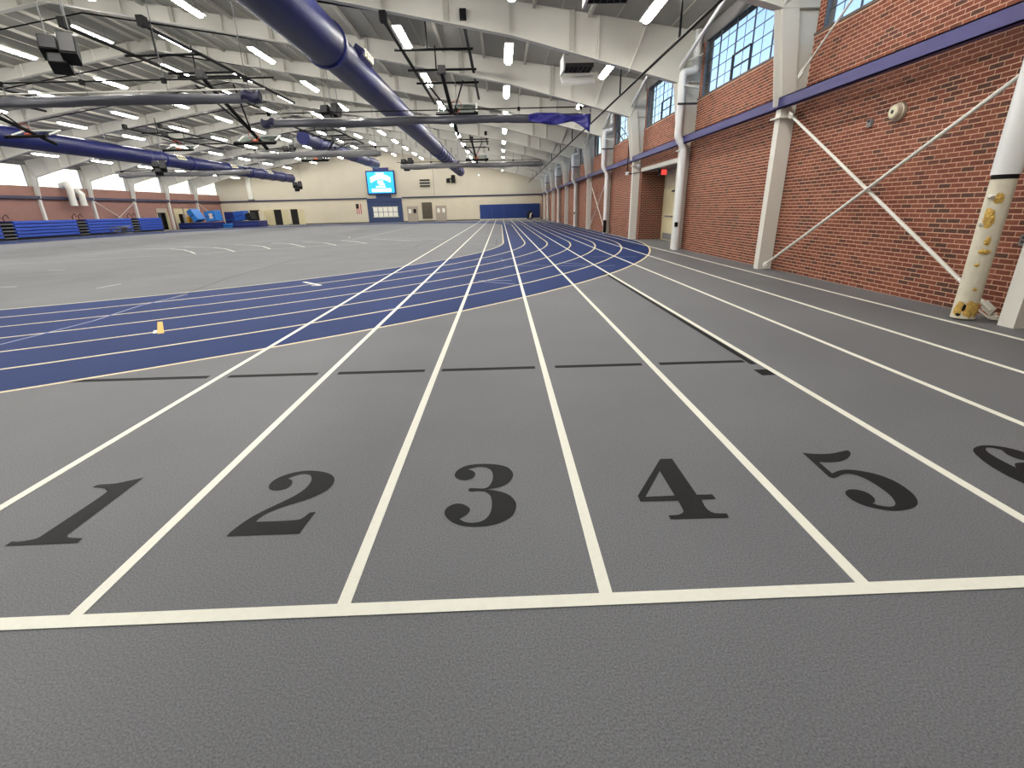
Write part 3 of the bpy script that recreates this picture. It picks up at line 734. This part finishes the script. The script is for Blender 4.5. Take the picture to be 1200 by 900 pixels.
# ---- small fixtures on the brick wall
t = thing('wall_horn', 'round beige horn speaker mounted on the braced brick wall', 'speaker', (XR, 8.55, 2.81))
def cyl_x(mb, y, z, prof, n=20): return mb.tube([(x, y, z) for x, r in prof], [r for x, r in prof], n)
cyl_x(MB(), 8.55, 2.81, [(XR, .135), (XR-.05, .135), (XR-.06, .12), (XR-.12, .105), (XR-.13, .09)]).build('horn_body', M['bell'], t, smooth=True)
cyl_x(MB(), 8.55, 2.81, [(XR-.125, .085), (XR-.135, .08)]).build('horn_face', M['label'], t, smooth=True)
cyl_x(MB(), 8.55, 2.81, [(XR-.134, .03), (XR-.142, .028)]).build('horn_centre', M['dark'], t, smooth=True)
t = thing('junction_box', 'small grey box on the brick wall beside the horn speaker', 'box', (XR, 9.17, 2.74))
MB().box((XR-.05, 9.12, 2.68), (XR, 9.22, 2.80)).build('box_body', M['grey'], t); cyl_x(MB(), 9.17, 2.77, [(XR-.05, .02), (XR-.07, .018)]).build('box_knob', M['dark'], t)
t = thing('wall_outlet', 'small grey outlet box low on the brick wall behind the torn downspout', 'outlet', (XR, 5.98, .98))
MB().box((XR-.045, 5.93, .92), (XR, 6.03, 1.05)).build('outlet_body', M['grey'], t)
for z in (.965, 1.015): MB().box((XR-.05, 5.955, z-.015), (XR-.044, 6.005, z+.015)).build('socket', M['dark'], t)
dm = thing('dome_lamp', 'small white dome lamp under the blue girt above the doorway', 'lamp', (XR, 23.75, 3.22))
MB().tube([(XR, 23.75, 3.2), (XR-.1, 23.75, 3.2), (XR-.16, 23.75, 3.16)], [.1, .12, .07], 14).build('dome', M['white_pipe'], dm, smooth=True)
t = thing('wall_conduit', 'thin black conduit dropping from the girt to the doorway', 'conduit', (XR-.04, 24.6, 3.0))
MB().tube([(6.0, 24.35, 4.3), (6.0, 24.35, 2.92), (6.05, 24.2, 2.9), (6.35, 23.0, 2.9), (6.45, 21.0, 2.9)], .02, 8).build('conduit_pipe', M['black'], t, smooth=True)
MB().box((5.93, 24.28, 2.86), (6.06, 24.42, 3.0)).build('conduit_box', M['white_pipe'], t)
ex = thing('exit_sign', 'red lit exit sign hanging under the doorway lintel', 'sign', (6.9, 21.9, 2.7))
MB().box((6.8, 21.88, 2.68), (6.86, 22.2, 2.92)).build('sign_box', M['black'], ex); MB().box((6.83, 21.86, 2.70), (7.05, 21.9, 2.90)).build('sign_face', M['exit'], ex)

# ---- doors of the recess
d = struct('door_1')
DXW = XR+1.06
MB().box((DXW, DY0, 0), (DXW+.05, DY1, .02)).box((DXW, DY1-.14, 0), (DXW+.08, DY1, DZ)).box((DXW, DY0, 0), (DXW+.08, DY0+.12, DZ)).box((DXW, DY0, 2.16), (DXW+.08, DY1, 2.24)).box((DXW, 21.63, 0), (DXW+.08, 21.77, DZ)).box((DXW, 20.05, 0), (DXW+.08, 20.15, DZ)).build('door_frame', M['door'], d)
for a, b in ((21.77, DY1-.14), (20.15, 21.63), (DY0+.12, 20.05)):
    MB().box((DXW+.03, a, 2.24), (DXW+.05, b, DZ)).build('transom_panel', M['farlow'], d)
    lf = MB().box((DXW+.02, a+.01, .02), (DXW+.06, b-.01, 2.15)).build('door_leaf', M['door'], d)
    MB().box((DXW-.03, (a+b)/2-.5, 1.0), (DXW+.02, (a+b)/2+.5, 1.05)).build('push_bar', M['grey'], lf)
    MB().box((DXW-.06, a+.1, 2.02), (DXW+.02, a+.45, 2.1)).build('door_closer', M['dark'], lf)
    MB().box((DXW+.012, a+.05, .03), (DXW+.02, b-.05, .3)).build('kick_plate', M['grey'], lf)
d2 = struct('door_2')
MB().box((XL-.9, LD0-.1, 0), (XL-.8, 67.3, 2.6)).build('door_back', M['void'], d2)
for a in (LD0, LD1-.1): MB().box((XL-.25, a, 0), (XL+.03, a+.1, 2.6)).build('door_frame', M['door'], d2)
MB().box((XL-.25, LD0, 2.1), (XL+.03, LD1, 2.6)).build('transom_panel', M['door_grey'], d2)
MB().box((XL-.2, LD0+.1, 0), (XL-.14, LD0+1.0, 2.1)).build('door_leaf', M['dark'], d2)
d3 = struct('door_3')
MB().box((XL-.9, 67.1, 0), (XL-.8, 72, 2.7)).build('door_back', M['void'], d3)
for a in (67.3, 69.5, 71.75): MB().box((XL-.25, a, 0), (XL+.03, a+.15, 2.6)).build('door_frame', M['door_grey'], d3)
MB().box((XL-.2, 67.45, 1.9), (XL-.1, 71.75, 2.6)).build('transom_panel', M['door'], d3)
MB().box((XL-.2, 67.45, 0), (XL-.14, 68.5, 1.9)).build('door_leaf', M['door'], d3)
MB().box((XL-.2, 69.65, 0), (XL-.14, 71.75, 1.9)).build('door_leaf', M['door_grey'], d3)

# ---- unit heaters
def heater(lab, x, y, z, lip=True):
    t = thing('unit_heater', lab, 'heater', (x, y, z))
    MB().box((x-.5, y-.1, z+.02), (x+.5, y+.7, z+.34)).build('heater_case', M['housing'], t)
    g = MB()
    for i in range(7): g.box((x-.48+i*.155, y-.13, z-.02), (x-.46+i*.155, y+.68, z+.10))
    for j in range(4): g.box((x-.48, y-.13+j*.25, z-.02), (x+.48, y-.11+j*.25, z+.10))
    MB().box((x-.49, y-.105, z+.01), (x+.49, y+.69, z+.02)).build('heater_core', M['black'], t)
    g.build('louver_grid', M['dark'], t)
    if lip: MB().obox((x-.02, y+.1, z-.36), (.56, .28, .035), ((1, 0, .05), (0, .85, .5), (-.05, -.5, .85))).build('deflector', M['housing'], t)
    MB().box((x-.56, y-.2, z-.1), (x-.5, y+.7, z+.36)).build('side_plate', M['housing'], t)
    for s in (-.39, .39): MB().box((x+s-.01, y+.3, z+.34), (x+s+.01, y+.32, roof(x+s))).build('hanger_rod', M['grey'], t)
heater('white louvred heater hung beyond the nearer girder, above lane eight', 2.83, 19.0, 5.98)
heater('white louvred heater at the top of the view, nearest the camera', 2.63, 12.9, 5.98, False)

# ---- rolled divider curtains
def curtain(lab, x0, x1, y, z, r, batten, ends, seed, drop=None):
    t = thing('divider_curtain', lab, 'curtain', ((x0+x1)/2, y, z))
    rg = random.Random(seed); N = 60; nr = 14; V = []
    for i in range(N+1):
        q = i/N; x = x0+(x1-x0)*q
        sag = .025*math.sin(q*9+seed)+.012*math.sin(q*23+seed*2)
        rr = r*(1+.06*math.sin(q*31+seed)+.06*rg.uniform(-1, 1)); 
        if q < .03 or q > .97: rr *= .75
        for k in range(nr):
            a = 2*math.pi*k/nr; f = 1+.10*math.sin(3*a+q*14+seed)
            V.append((x, y+rr*f*math.cos(a), z+sag+rr*f*1.05*math.sin(a)))
    m_ = MB(); m_.add(V, [(i*nr+k, i*nr+(k+1) % nr, (i+1)*nr+(k+1) % nr, (i+1)*nr+k) for i in range(N) for k in range(nr)]+[tuple(range(nr)), tuple(range(N*nr, (N+1)*nr))])
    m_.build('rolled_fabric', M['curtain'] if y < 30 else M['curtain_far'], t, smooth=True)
    for e in ends:
        s = 1 if e == x1 else -1; xa = e-s*.5
        V = []
        for i in range(8):
            x = xa+s*.56*i/7
            for k in range(nr):
                a = 2*math.pi*k/nr; f = 1.10+.10*math.sin(4*a+i); V.append((x, y+r*f*math.cos(a), z+.03+.04*math.sin(i)+r*f*1.05*math.sin(a)))
        m_ = MB(); m_.add(V, [(i*nr+k, i*nr+(k+1) % nr, (i+1)*nr+(k+1) % nr, (i+1)*nr+k) for i in range(7) for k in range(nr)]+[tuple(range(nr)), tuple(range(7*nr, 8*nr))])
        m_.build('end_wrap', M['navy_wrap'], t, smooth=True)
    zb = z+batten
    MB().tube([(x0-.3, y, zb), (x1+.6, y, zb)], .025, 8).build('drive_pipe', M['black'], t, smooth=True)
    MB().tube([(x0-.1, y+.15, zb-min(.28, batten-.2)), (x1+.2, y+.15, zb-min(.28, batten-.2))], .025, 8).build('batten', M['steel'], t, smooth=True)
    nn = max(3, int((x1-x0)/2.6))
    for i in range(nn+1):
        x = x0+.3+(x1-x0-.6)*i/nn
        if (abs(x-DX) < .75 or abs(x+29.3) < .75): continue
        h = MB().tube([(x, y, zb), (x+.05, y+.05, z+.1)], .012, 6).tube([(x, y, zb), (x, y, roof(x))], .014, 6).build('hanger_strap', M['grey'], t)
        MB().box((x-.07, y-.06, zb-.10), (x+.05, y+.05, zb+.05)).build('pulley', M['black'], h)
    if drop:
        N = 22; V = []; Fc = []
        for i in range(N+1):
            q = i/N; x = drop+(x1+.08-drop)*q
            top = z+.12+.06*math.sin(q*6); bot = z-.12-.34*math.sin(min(1, q*1.25)*math.pi)*.55-(.55*max(0, (q-.72)/.28)); 
            for k in range(5):
                zz = top+(bot-top)*k/4; V.append((x, y-.28-.07*math.sin(q*17+k*1.3), zz))
        Fc = [(i*5+k, i*5+k+1, (i+1)*5+k+1, (i+1)*5+k) for i in range(N) for k in range(4)]
        m_ = MB(); m_.add(V, Fc); o = m_.build('hanging_fold', M['navy_cloth'], t, smooth=True)
        s = o.modifiers.new('thick', 'SOLIDIFY'); s.thickness = .02
    return t
curtain('long grey rolled curtain with navy end, hung at the left below a white batten', -26.5, -7.75, 18.0, 5.08, .145, .56, [-7.75], 1)
curtain('grey rolled curtain crossing below the near blue duct, navy cloth sagging at one end', -10.6, 4.1, 24.7, 5.36, .16, .42, [-10.6], 2, drop=1.4)
curtain('grey rolled curtain in front of the shiny blue duct', -17.3, -8.3, 37.4, 5.40, .19, .42, [], 3)
curtain('grey rolled curtain with capped end in front of the cream wall near the brick wall', -9.2, 4.2, 49.3, 5.44, .21, .36, [], 4)
curtain('grey rolled curtain below the duct on the far brick wall side', -35.3, -23.3, 49.3, 5.28, .2, .34, [], 5)

# ---- folded basketball backstops
def backstop(lab, xs, ya, yb, zr, mast0, mast1, bc, tilt=.9, bars=(), clamps=True, bw=1.8):
    x0, x1 = xs; xm = (x0+x1)/2
    t = thing('basketball_backstop', lab, 'hoop', (xm, ya, zr))
    for x in xs:
        r_ = MB().tube([(x, ya, zr), (x, yb if x == x0 else ya+(yb-ya)*.92, zr)], .06, 10).build('ceiling_rail', M['black'], t, smooth=True)
        if clamps: MB().box((x-.10, ya-.16, zr-.06), (x+.10, ya+.1, zr+.22)).build('beam_clamp', M['black'], r_)
    for y in bars: MB().tube([(x0-.25, y, zr-.04), (x1+.15, y, zr-.04)], .045, 8).build('cross_tube', M['black'], t, smooth=True)
    for y in bars[:2]: MB().tube([(xm-.3, y, zr), (xm-.3, y, min(roof(xm)-.05, zr+.9))], .03, 8).build('drop_tube', M['black'], t, smooth=True)
    MB().tube([mast0, mast1], .085, 12).build('mast', M['black'], t, smooth=True)
    a, b = Vector(mast0), Vector(mast1)
    mid = a+(b-a)*.72
    for s in (-.8, .8): MB().tube([(a.x+s, a.y+.9, a.z-.1), tuple(mid)], .035, 8).build('side_brace', M['black'], t, smooth=True)
    MB().box((a.x-.15, a.y-.15, a.z-.05), (a.x+.15, a.y+.15, a.z+.25)).build('winch_motor', M['dark'], t)
    c, s = math.cos(tilt), math.sin(tilt); X = Vector((1, 0, 0)); Y = Vector((0, s, c)); N = Vector((0, c, -s))     # board plane spanned by X and Y, N its face normal
    C = Vector(bc); h = .54
    bd = thing('x', None, None) if False else None
    fr = MB()
    for sx in (-1, 1): fr.bar(C+X*sx*bw/2-Y*h, C+X*sx*bw/2+Y*h, .07, .06)
    for sy in (-1, 1): fr.bar(C-X*bw/2+Y*sy*h, C+X*bw/2+Y*sy*h, .07, .06)
    fo = fr.build('board_frame', M['housing'], t)
    MB().obox(C, (bw/2-.02, h-.02, .008), (X, Y, N)).build('board_glass', M['board_glass'], fo)
    pf = MB()
    for sx in (-1, 1): pf.obox(C+X*sx*(bw/2)-Y*(h-.05), (.09, .12, .06), (X, Y, N))
    pf.obox(C-Y*(h+.02), (bw/2+.05, .05, .06), (X, Y, N)).build('board_padding', M['black'], fo)
    R = C-Y*.36-N*.30; pts = [R+X*.23*math.cos(q)+N*.23*math.sin(q) for q in [2*math.pi*i/16 for i in range(17)]]
    rim = MB().tube(pts, .014, 6, False).build('hoop_rim', M['orange'], t)
    MB().obox(C-Y*.36-N*.05, (.1, .09, .04), (X, Y, N)).build('hoop_plate', M['orange'], rim)
backstop('black folded basketball frame above lane three beside a row of lights', (-3.42, -0.97), 17.8, 30.2, 7.05, (-2.25, 23.1, 6.85), (-2.05, 26.6, 5.2), (-1.9, 26.1, 6.05), 1.0, (20.6, 23.3, 25.5))
backstop('black folded basketball frame hung behind the long rolled curtain, hoop facing down', (-13.1, -10.75), 17.8, 30.2, 7.05, (-12.0, 22.9, 6.85), (-11.55, 26.8, 4.6), (-11.72, 26.4, 4.98), 1.15, (20.6, 23.0, 23.6))
backstop('small black folded basketball frame in front of the far cream wall by the brick wall', (-3.15, -0.97), 42.2, 54, 7.05, (-2.2, 44, 6.9), (-1.95, 47.6, 5.5), (-1.9, 46.6, 5.85), 1.1, (44.5, 46, 50))
backstop('folded basketball frame with white board beside the shiny blue duct', (-13.9, -11.6), 36.1, 47, 7.1, (-12.9, 42.3, 6.9), (-13.5, 40.6, 5.3), (-13.65, 40, 5.45), 1.15, (38.5, 41, 43.5))
backstop('folded basketball frame over the near part of the far duct', (-24.6, -22.3), 17.8, 30.2, 7.1, (-23.6, 23.6, 6.9), (-22.3, 27.4, 5.1), (-22.9, 27, 5.55), 1.2, (21, 24))
backstop('folded basketball frame beside the middle of the far duct', (-24.6, -22.3), 36.1, 48, 7.1, (-23.3, 38, 6.9), (-21.2, 37.2, 5.9), (-21.4, 36.4, 5.9), 1.2, (38, 41, 44))

# ---- loudspeaker clusters
def speakers(lab, x, y, z, s=1.0, yaw=.5):
    t = thing('speaker_cluster', lab, 'speaker', (x, y, z))
    c, n = math.cos(yaw), math.sin(yaw)
    for i, (dx, dz, w_, h_) in enumerate(((-.28, .12, .22, .22), (.26, .10, .20, .34), (-.12, -.28, .24, .16))):
        ax = ((c, n, 0), (-n*.9, c*.9, -.43), (-n*.43, c*.43, .9))
        b = MB().obox((x+dx*s, y, z+dz*s), (w_*s, .25*s, h_*s), ax).build('speaker_box', M['black'], t)
        MB().obox(Vector((x+dx*s, y, z+dz*s))-Vector(ax[1])*.26*s, (w_*.85*s, .012, h_*.85*s), ax).build('speaker_grille', M['dark'], b)
    MB().bar((x-.5*s, y, z+.42*s), (x+.6*s, y, z+.42*s), .05).bar((x+.02, y, z-.3*s), (x+.02, y, z+.5*s), .06).build('mount_bar', M['housing'], t)
    MB().tube([(x-.3*s, y, z+.42*s), (x-.3*s, y, roof(x-.3*s))], .015, 6).tube([(x+.4*s, y, z+.42*s), (x+.4*s, y, roof(x+.4*s))], .015, 6).build('hanger_chain', M['grey'], t)
speakers('black loudspeaker cluster nearest the camera, below the first left girder', -12.1, 16, 5.88, .95)
speakers('black loudspeaker cluster behind the middle rolled curtain', -9.1, 30, 6.62, 1.0, -.2)
speakers('small black loudspeaker cluster in front of the shiny blue duct', -18.0, 46, 6.6, 1.0)
speakers('black loudspeaker cluster over the cream wall beside the lit screen', -9.7, 56, 6.2, 1.2, -.2)
speakers('black loudspeaker cluster below the middle of the far duct', -27.4, 43, 5.3, 1.1)
speakers('black loudspeaker cluster below the end of the far duct', -29.1, 75.4, 5.3, 1.3)
t = thing('wall_speaker', 'pair of black loudspeakers fixed on the cream end wall', 'speaker', (-7.4, Y1-.3, 5.9))
MB().box((-7.25, Y1-.5, 5.45), (-6.7, Y1-.05, 6.5)).build('speaker_box', M['black'], t); MB().box((-8.0, Y1-.4, 5.5), (-7.5, Y1-.05, 6.05)).build('speaker_box', M['black'], t)
MB().box((-7.7, Y1-.06, 5.9), (-7.0, Y1, 6.1)).build('wall_bracket', M['dark'], t)
t = thing('wall_lamp', 'small glowing lamp high on the cream end wall', 'lamp', (-3.1, Y1, 6.4))
MB().box((-3.25, Y1-.2, 6.3), (-2.95, Y1, 6.5)).build('lamp_body', M['housing'], t); MB().box((-3.2, Y1-.23, 6.3), (-3.0, Y1-.2, 6.48)).build('lamp_glow', M['screen_white'], t)

# ---- cream end wall
t = thing('scoreboard_screen', 'large lit blue screen on the cream end wall', 'screen', (-17.9, Y1-.3, 4.1))
X0, X1, Z0, Z1 = -20.0, -15.75, 4.05, 7.35
MB().box((X0, Y1-.45, Z0), (X1, Y1-.02, Z1)).build('screen_case', M['mat_navy'], t)
MB().box((X0+.16, Y1-.47, Z0+.18), (X1-.16, Y1-.44, Z1-.18)).build('screen_face', M['screen'], t)
yy = Y1-.475
mk = MB()
for i in range(9):                      # arched white lettering, too far to read
    q = (i-4)/4; mk.box((-17.87+q*1.35-.15, yy-.005, 6.15-.42*q*q), (-17.87+q*1.35+.14, yy, 6.85-.40*q*q))
mk.box((-18.3, yy-.005, 5.55), (-17.5, yy, 5.95)).box((-18.1, yy-.005, 5.35), (-17.3, yy, 5.55)).box((-18.6, yy-.005, 5.0), (-17.2, yy, 5.22)).box((-19.3, yy-.005, 4.40), (-16.4, yy, 4.85)).box((-17.3, yy-.005, 6.9), (-18.5, yy, 7.05))
mk.build('screen_marks', M['screen_white'], t)
mk = MB()
for i in range(5): q = (i-2)/2.6; mk.box((-17.87+q*1.3-.05, yy-.012, 6.3-.42*q*q), (-17.87+q*1.3+.05, yy-.006, 6.6-.40*q*q))
mk.build('screen_marks', M['screen_red'], t)
MB().box((-18.9, Y1-.3, 7.35), (-16.6, Y1-.05, 7.75)).build('screen_mount', M['mat_navy'], t)
t = thing('entry_panel', 'slate blue framed panel with a band of lit panes under the screen', 'panel', (-17.7, Y1, 0))
MB().box((-20.35, Y1-.2, 0), (-15.05, Y1-.04, 3.5)).box((-18.85, Y1-.2, 3.5), (-16.6, Y1, 4.03)).build('panel_face', M['panel'], t)
MB().box((-20.35, Y1-.24, 2.98), (-15.05, Y1-.2, 3.06)).build('panel_rail', M['mat_navy'], t)
for i in range(5):
    for j in range(2):
        x = -19.5+i*.76; z = .85+j*.7
        p = MB().box((x, Y1-.22, z), (x+.68, Y1-.19, z+.64)).build('pane', M['paper'], t)
MB().box((-19.6, Y1-.23, .76), (-15.7, Y1-.185, .84)).box((-19.6, Y1-.23, 2.2), (-15.7, Y1-.185, 2.28)).build('pane_frame', M['label'], t)
def wall_door(i, x0, x1, z1, lights):
    d = struct('door_%d' % i); m_ = (x0+x1)/2
    MB().box((x0-.08, Y1-.10, 0), (x1+.08, Y1-.03, z1+.1)).build('door_frame', M['door_grey'], d)
    for a, b in ((x0, m_-.02), (m_+.02, x1)):
        lf = MB().box((a, Y1-.13, .02), (b, Y1-.09, z1)).build('door_leaf', M['door_grey'], d)
    for lx, mm in lights: MB().box((lx, Y1-.145, 1.25), (lx+.42, Y1-.13, 1.85)).build('door_window', M[mm], d)
wall_door(4, -14.3, -12.8, 2.15, ((-14.15, 'paper'), (-13.4, 'void')))
wall_door(5, -9.9, -8.4, 2.15, ((-9.75, 'paper'), (-8.95, 'paper')))
t = thing('wall_grille', 'tall brown slatted grille between the two taupe double doors', 'grille', (-11.25, Y1, .4))
MB().box((-12.05, Y1-.12, .4), (-10.5, Y1-.04, 2.75)).build('grille_back', M['dark'], t)
for i in range(12): MB().box((-12.0+i*.127, Y1-.17, .45), (-11.93+i*.127, Y1-.12, 2.7)).build('slat', M['grille'], t)
t = thing('wall_vent', 'dark louvred vent high on the cream end wall', 'vent', (-11.3, Y1, 4.9))
MB().box((-12.15, Y1-.08, 4.88), (-10.5, Y1, 6.12)).build('vent_frame', M['farlow'], t)
for i in range(3): MB().box((-12.1, Y1-.14, 4.95+i*.40), (-10.55, Y1-.08, 5.22+i*.40)).build('louver', M['grille'] if i < 0 else M['dark'], t)
t = thing('wall_flag', 'faded striped flag with a dark corner on the cream end wall', 'flag', (-21.7, Y1, 1.3))
for i in range(5): MB().box((-22.1+i*.15, Y1-.09, 1.3), (-21.95+i*.15, Y1-.05, 2.75)).build('stripe', M['flag_red'] if i % 2 == 0 else M['flag_white'], t)
MB().box((-22.12, Y1-.12, 2.1), (-21.72, Y1-.08, 2.78)).build('flag_corner', M['void'], t)
t = thing('wall_pad', 'long royal blue crash pad on the end wall behind the lanes', 'pad', (1.5, Y1, 0))
for i in range(5):
    a = -3.15+i*1.85; MB().box((a+.003, Y1-.3, .12), (a+1.847, Y1-.05, 2.22)).build('pad_panel', M['pad'], t, bevel=.008)
MB().box((-3.2, Y1-.35, 0), (6.2, Y1-.05, .12)).build('pad_base', M['label'], t)
t = thing('equipment_bag', 'black bag with a white curl standing before the royal blue pad', 'bag', (4.5, Y1-1.2, 0))
MB().tube([(4.5, Y1-1.2, 0), (4.5, Y1-1.2, .5), (4.5, Y1-1.2, .95), (4.55, Y1-1.2, 1.15)], [.42, .46, .38, .15], 14).build('bag_body', M['black'], t, smooth=True)
MB().tube([(4.35, Y1-1.66, .15), (4.6, Y1-1.68, .3), (4.55, Y1-1.68, .55), (4.7, Y1-1.64, .8), (4.85, Y1-1.6, .85)], [.06, .12, .1, .08, .04], 8).build('white_curl', M['rope'], t, smooth=True)
for i, (a, b, q) in enumerate(((-38.4, -36.9, 0), (-34.75, -33.6, 1), (-32.2, -31.1, 1))):
    d = struct('door_%d' % (6+i))
    MB().box((a, Y1-.06, 0), (b, Y1-.035, 2.25)).build('doorway_opening', M['void'], d)
    MB().box((a-.08, Y1-.12, 0), (a, Y1-.03, 2.33)).box((b, Y1-.12, 0), (b+.08, Y1-.03, 2.33)).box((a-.08, Y1-.12, 2.25), (b+.08, Y1-.03, 2.33)).build('door_frame', M['door'], d)
    if q:
        if i == 1: MB().box((a-.95, Y1-.14, .02), (a-.1, Y1-.09, 2.25)).build('door_leaf', M['door'], d)
        MB().box((b+.1, Y1-.14, .02), (b+.95, Y1-.09, 2.25)).build('door_leaf', M['door'], d)
t = thing('storage_locker', 'cream storage locker beside the dark doorway behind the crash mats', 'locker', (-36.3, Y1-.6, 0))
MB().box((-36.75, Y1-.8, 0), (-35.95, Y1-.05, 2.1)).build('locker_body', M['door'], t); MB().box((-36.7, Y1-.83, .1), (-36.37, Y1-.8, 2.0)).build('locker_door', M['farlow'], t); MB().box((-36.33, Y1-.83, .1), (-36.0, Y1-.8, 2.0)).build('locker_door', M['farlow'], t)
t = thing('wall_duct', 'pale vertical duct on the cream end wall in the far corner', 'duct', (-37.7, Y1, 3.6))
MB().box((-38.0, Y1-.4, 3.7), (-37.4, Y1, roof(-38)-.1)).build('duct_shaft', M['steel'], t); MB().box((-38.1, Y1-.45, 3.65), (-37.3, Y1, 3.8)).build('duct_flange', M['grey'], t)

# ---- folded bleachers along the far brick wall
ys = [31.0, 42.9, 50.5, 57.8, 62.2]
for i in range(4):
    y0, y1 = ys[i]+.62, ys[i+1]-.62 if i < 3 else ys[i+1]
    t = thing('folded_bleacher', 'bright blue folded bleacher, %s section counted towards the cream end wall' % ORD[i], 'bleacher', (-41.6, (y0+y1)/2, 0))
    MB().box((-42.3, y0, 0), (-41.2, y1, 1.46)).build('bleacher_core', M['mat_navy'], t)
    for k in range(5):
        MB().box((-41.3, y0, .18+k*.275), (-41.0+.02*k*0, y1, .18+k*.275+.215)).build('seat_board', M['seat'], t, bevel=.03)
    MB().box((-42.3, y0, 1.46), (-41.1, y1, 1.52)).build('top_deck', M['seat'], t)
    MB().box((-41.1, y0, 0), (-41.05, y1, .16)).build('toe_board', M['black'], t)
for i in range(1, 4):
    y = ys[i]
    t = thing('bleacher_end_rails', 'black slotted rail rack between blue bleacher sections, %s towards the cream end wall' % ORD[i-1], 'rack', (-41.6, y, 0))
    MB().box((-42.2, y-.6, 0), (-41.25, y+.6, 1.4)).build('rack_core', M['black'], t)
    for k in range(5): MB().box((-41.3, y-.55, .14+k*.275), (-41.02, y+.55, .2+k*.275)).build('rack_rail', M['grey'], t)
    for s in (-.35, .35): MB().tube([(-41.5, y+s, 1.4), (-41.5, y+s, 1.85), (-41.5, y+s+.35, 2.05), (-41.5, y+s+.5, 1.75)], .03, 6).build('hand_hook', M['black'], t)
t = thing('hurdle_pile', 'low pile of dark grey folded hurdles before the bleachers', 'hurdles', (-38.6, 51.5, 0))
rg = random.Random(8)
for i in range(9):
    a = Vector((-38.7+rg.uniform(-.6, .6), 50.0+rg.uniform(0, 3), .08+.09*i*rg.uniform(.4, 1)))
    MB().bar(a, a+Vector((rg.uniform(-.5, .5), rg.uniform(.9, 1.6), rg.uniform(-.05, .25))), .12, .12).build('hurdle_bar', M['dark'] if i % 4 else M['grey'], t)
MB().tube([(-38.4, 50.4, .05), (-38.4, 50.4, .6), (-38.4, 51.8, .75), (-38.4, 53.2, .3)], .05, 6).build('hurdle_frame', M['dark'], t)
# ---- curved vent hoods on the far brick wall
for i, (y, s) in enumerate(((51.2, 1.0), (52.4, .75))):
    t = thing('vent_hood', ('tall' if i == 0 else 'short')+' cream curved vent hood on the far brick wall', 'vent', (XL+.2, y, 3))
    MB().tube([(XL+.05, y, 4.6*s+.6*(1-s)*4), (XL+.6, y, 4.75*s+.6*(1-s)*4), (XL+.85, y, 4.3*s+.6*(1-s)*4), (XL+.8, y, 3.6), (XL+.8, y, 2.85)], [.3, .3, .3, .28, .3], 12).build('hood_pipe', M['steel'], t, smooth=True)
    MB().tube([(XL+.8, y, 2.8), (XL+.8, y, 2.86)], .32, 12).build('hood_rim', M['steel'], t, smooth=True)
# ---- crash mats in the far corner
def slab(nm, lab, m, c, half, ax, cat='mat', kids=()):
    t = thing(nm, lab, cat, c)
    MB().obox(c, half, ax).build('mat_body', M[m], t, bevel=.05)
    X, Y, Z = [Vector(a) for a in ax]; n_ = Vector(c)-Y*half[1]
    MB().obox(n_+Z*0-Y*.01, (half[0]*.9, .012, .04), ax).build('seam_flap', M['mat_navy'] if m != 'mat_navy' else M['mat_blue'], t)
    if 'mark' in kids:
        MB().obox(n_-Y*.015+X*.1, (.22, .012, half[2]*.5), ax).build('white_mark', M['flag_white'], t)
    return t
E_ = ((1, 0, 0), (0, 1, 0), (0, 0, 1))
def lean(a): return ((math.cos(a), 0, math.sin(a)), (0, 1, 0), (-math.sin(a), 0, math.cos(a)))
slab('crash_mat', 'long navy crash mat lying flat under the leaning light blue mat', 'mat_navy', (-39.6, 68.0, .4), (2.35, 1.3, .38), E_)
slab('crash_mat', 'navy crash mat lying flat nearest the dark doorway', 'mat_navy', (-34.25, 70.0, .42), (1.75, 1.3, .4), E_)
slab('crash_mat', 'light blue thick mat leaning on the navy mat beside the cream door', 'mat_light', (-40.3, 68.2, 1.66), (.36, .9, .78), lean(.52))
slab('crash_mat', 'light blue upright mat with white marks beside the leaning mat', 'mat_light', (-38.1, 68.3, 1.54), (.70, .8, .65), lean(.12), kids=('mark',))
slab('crash_mat', 'dark navy upright mat between two blue mats', 'mat_navy', (-37.0, 71.2, 1.02), (.80, .8, 1.02), E_)
slab('crash_mat', 'blue upright mat on the flat mat nearest the dark doorway', 'mat_blue', (-35.45, 70.4, 1.49), (.70, .8, .6), lean(.08))
slab('crash_mat', 'black slanted mat leaning on the blue upright mat by the doorway', 'void', (-34.25, 70.6, 1.36), (.30, .8, .46), lean(.3))
slab('crash_mat', 'small pale blue mat on the floor between the two navy mats', 'mat_light', (-36.63, 69.3, .28), (.58, .8, .26), E_)
t = thing('kit_bag', 'yellow kit bag tucked behind the leaning light blue mat', 'bag', (-41.5, 68.6, .8))
MB().tube([(-41.5, 68.6, .8), (-41.5, 68.6, 1.1), (-41.45, 68.6, 1.5), (-41.4, 68.6, 1.6)], [.3, .36, .3, .1], 12).build('bag_body', M['yellow'], t, smooth=True); MB().tube([(-41.3, 68.3, .9), (-41.2, 68.2, 1.2), (-41.3, 68.3, 1.4)], .03, 6).build('bag_strap', M['black'], t)
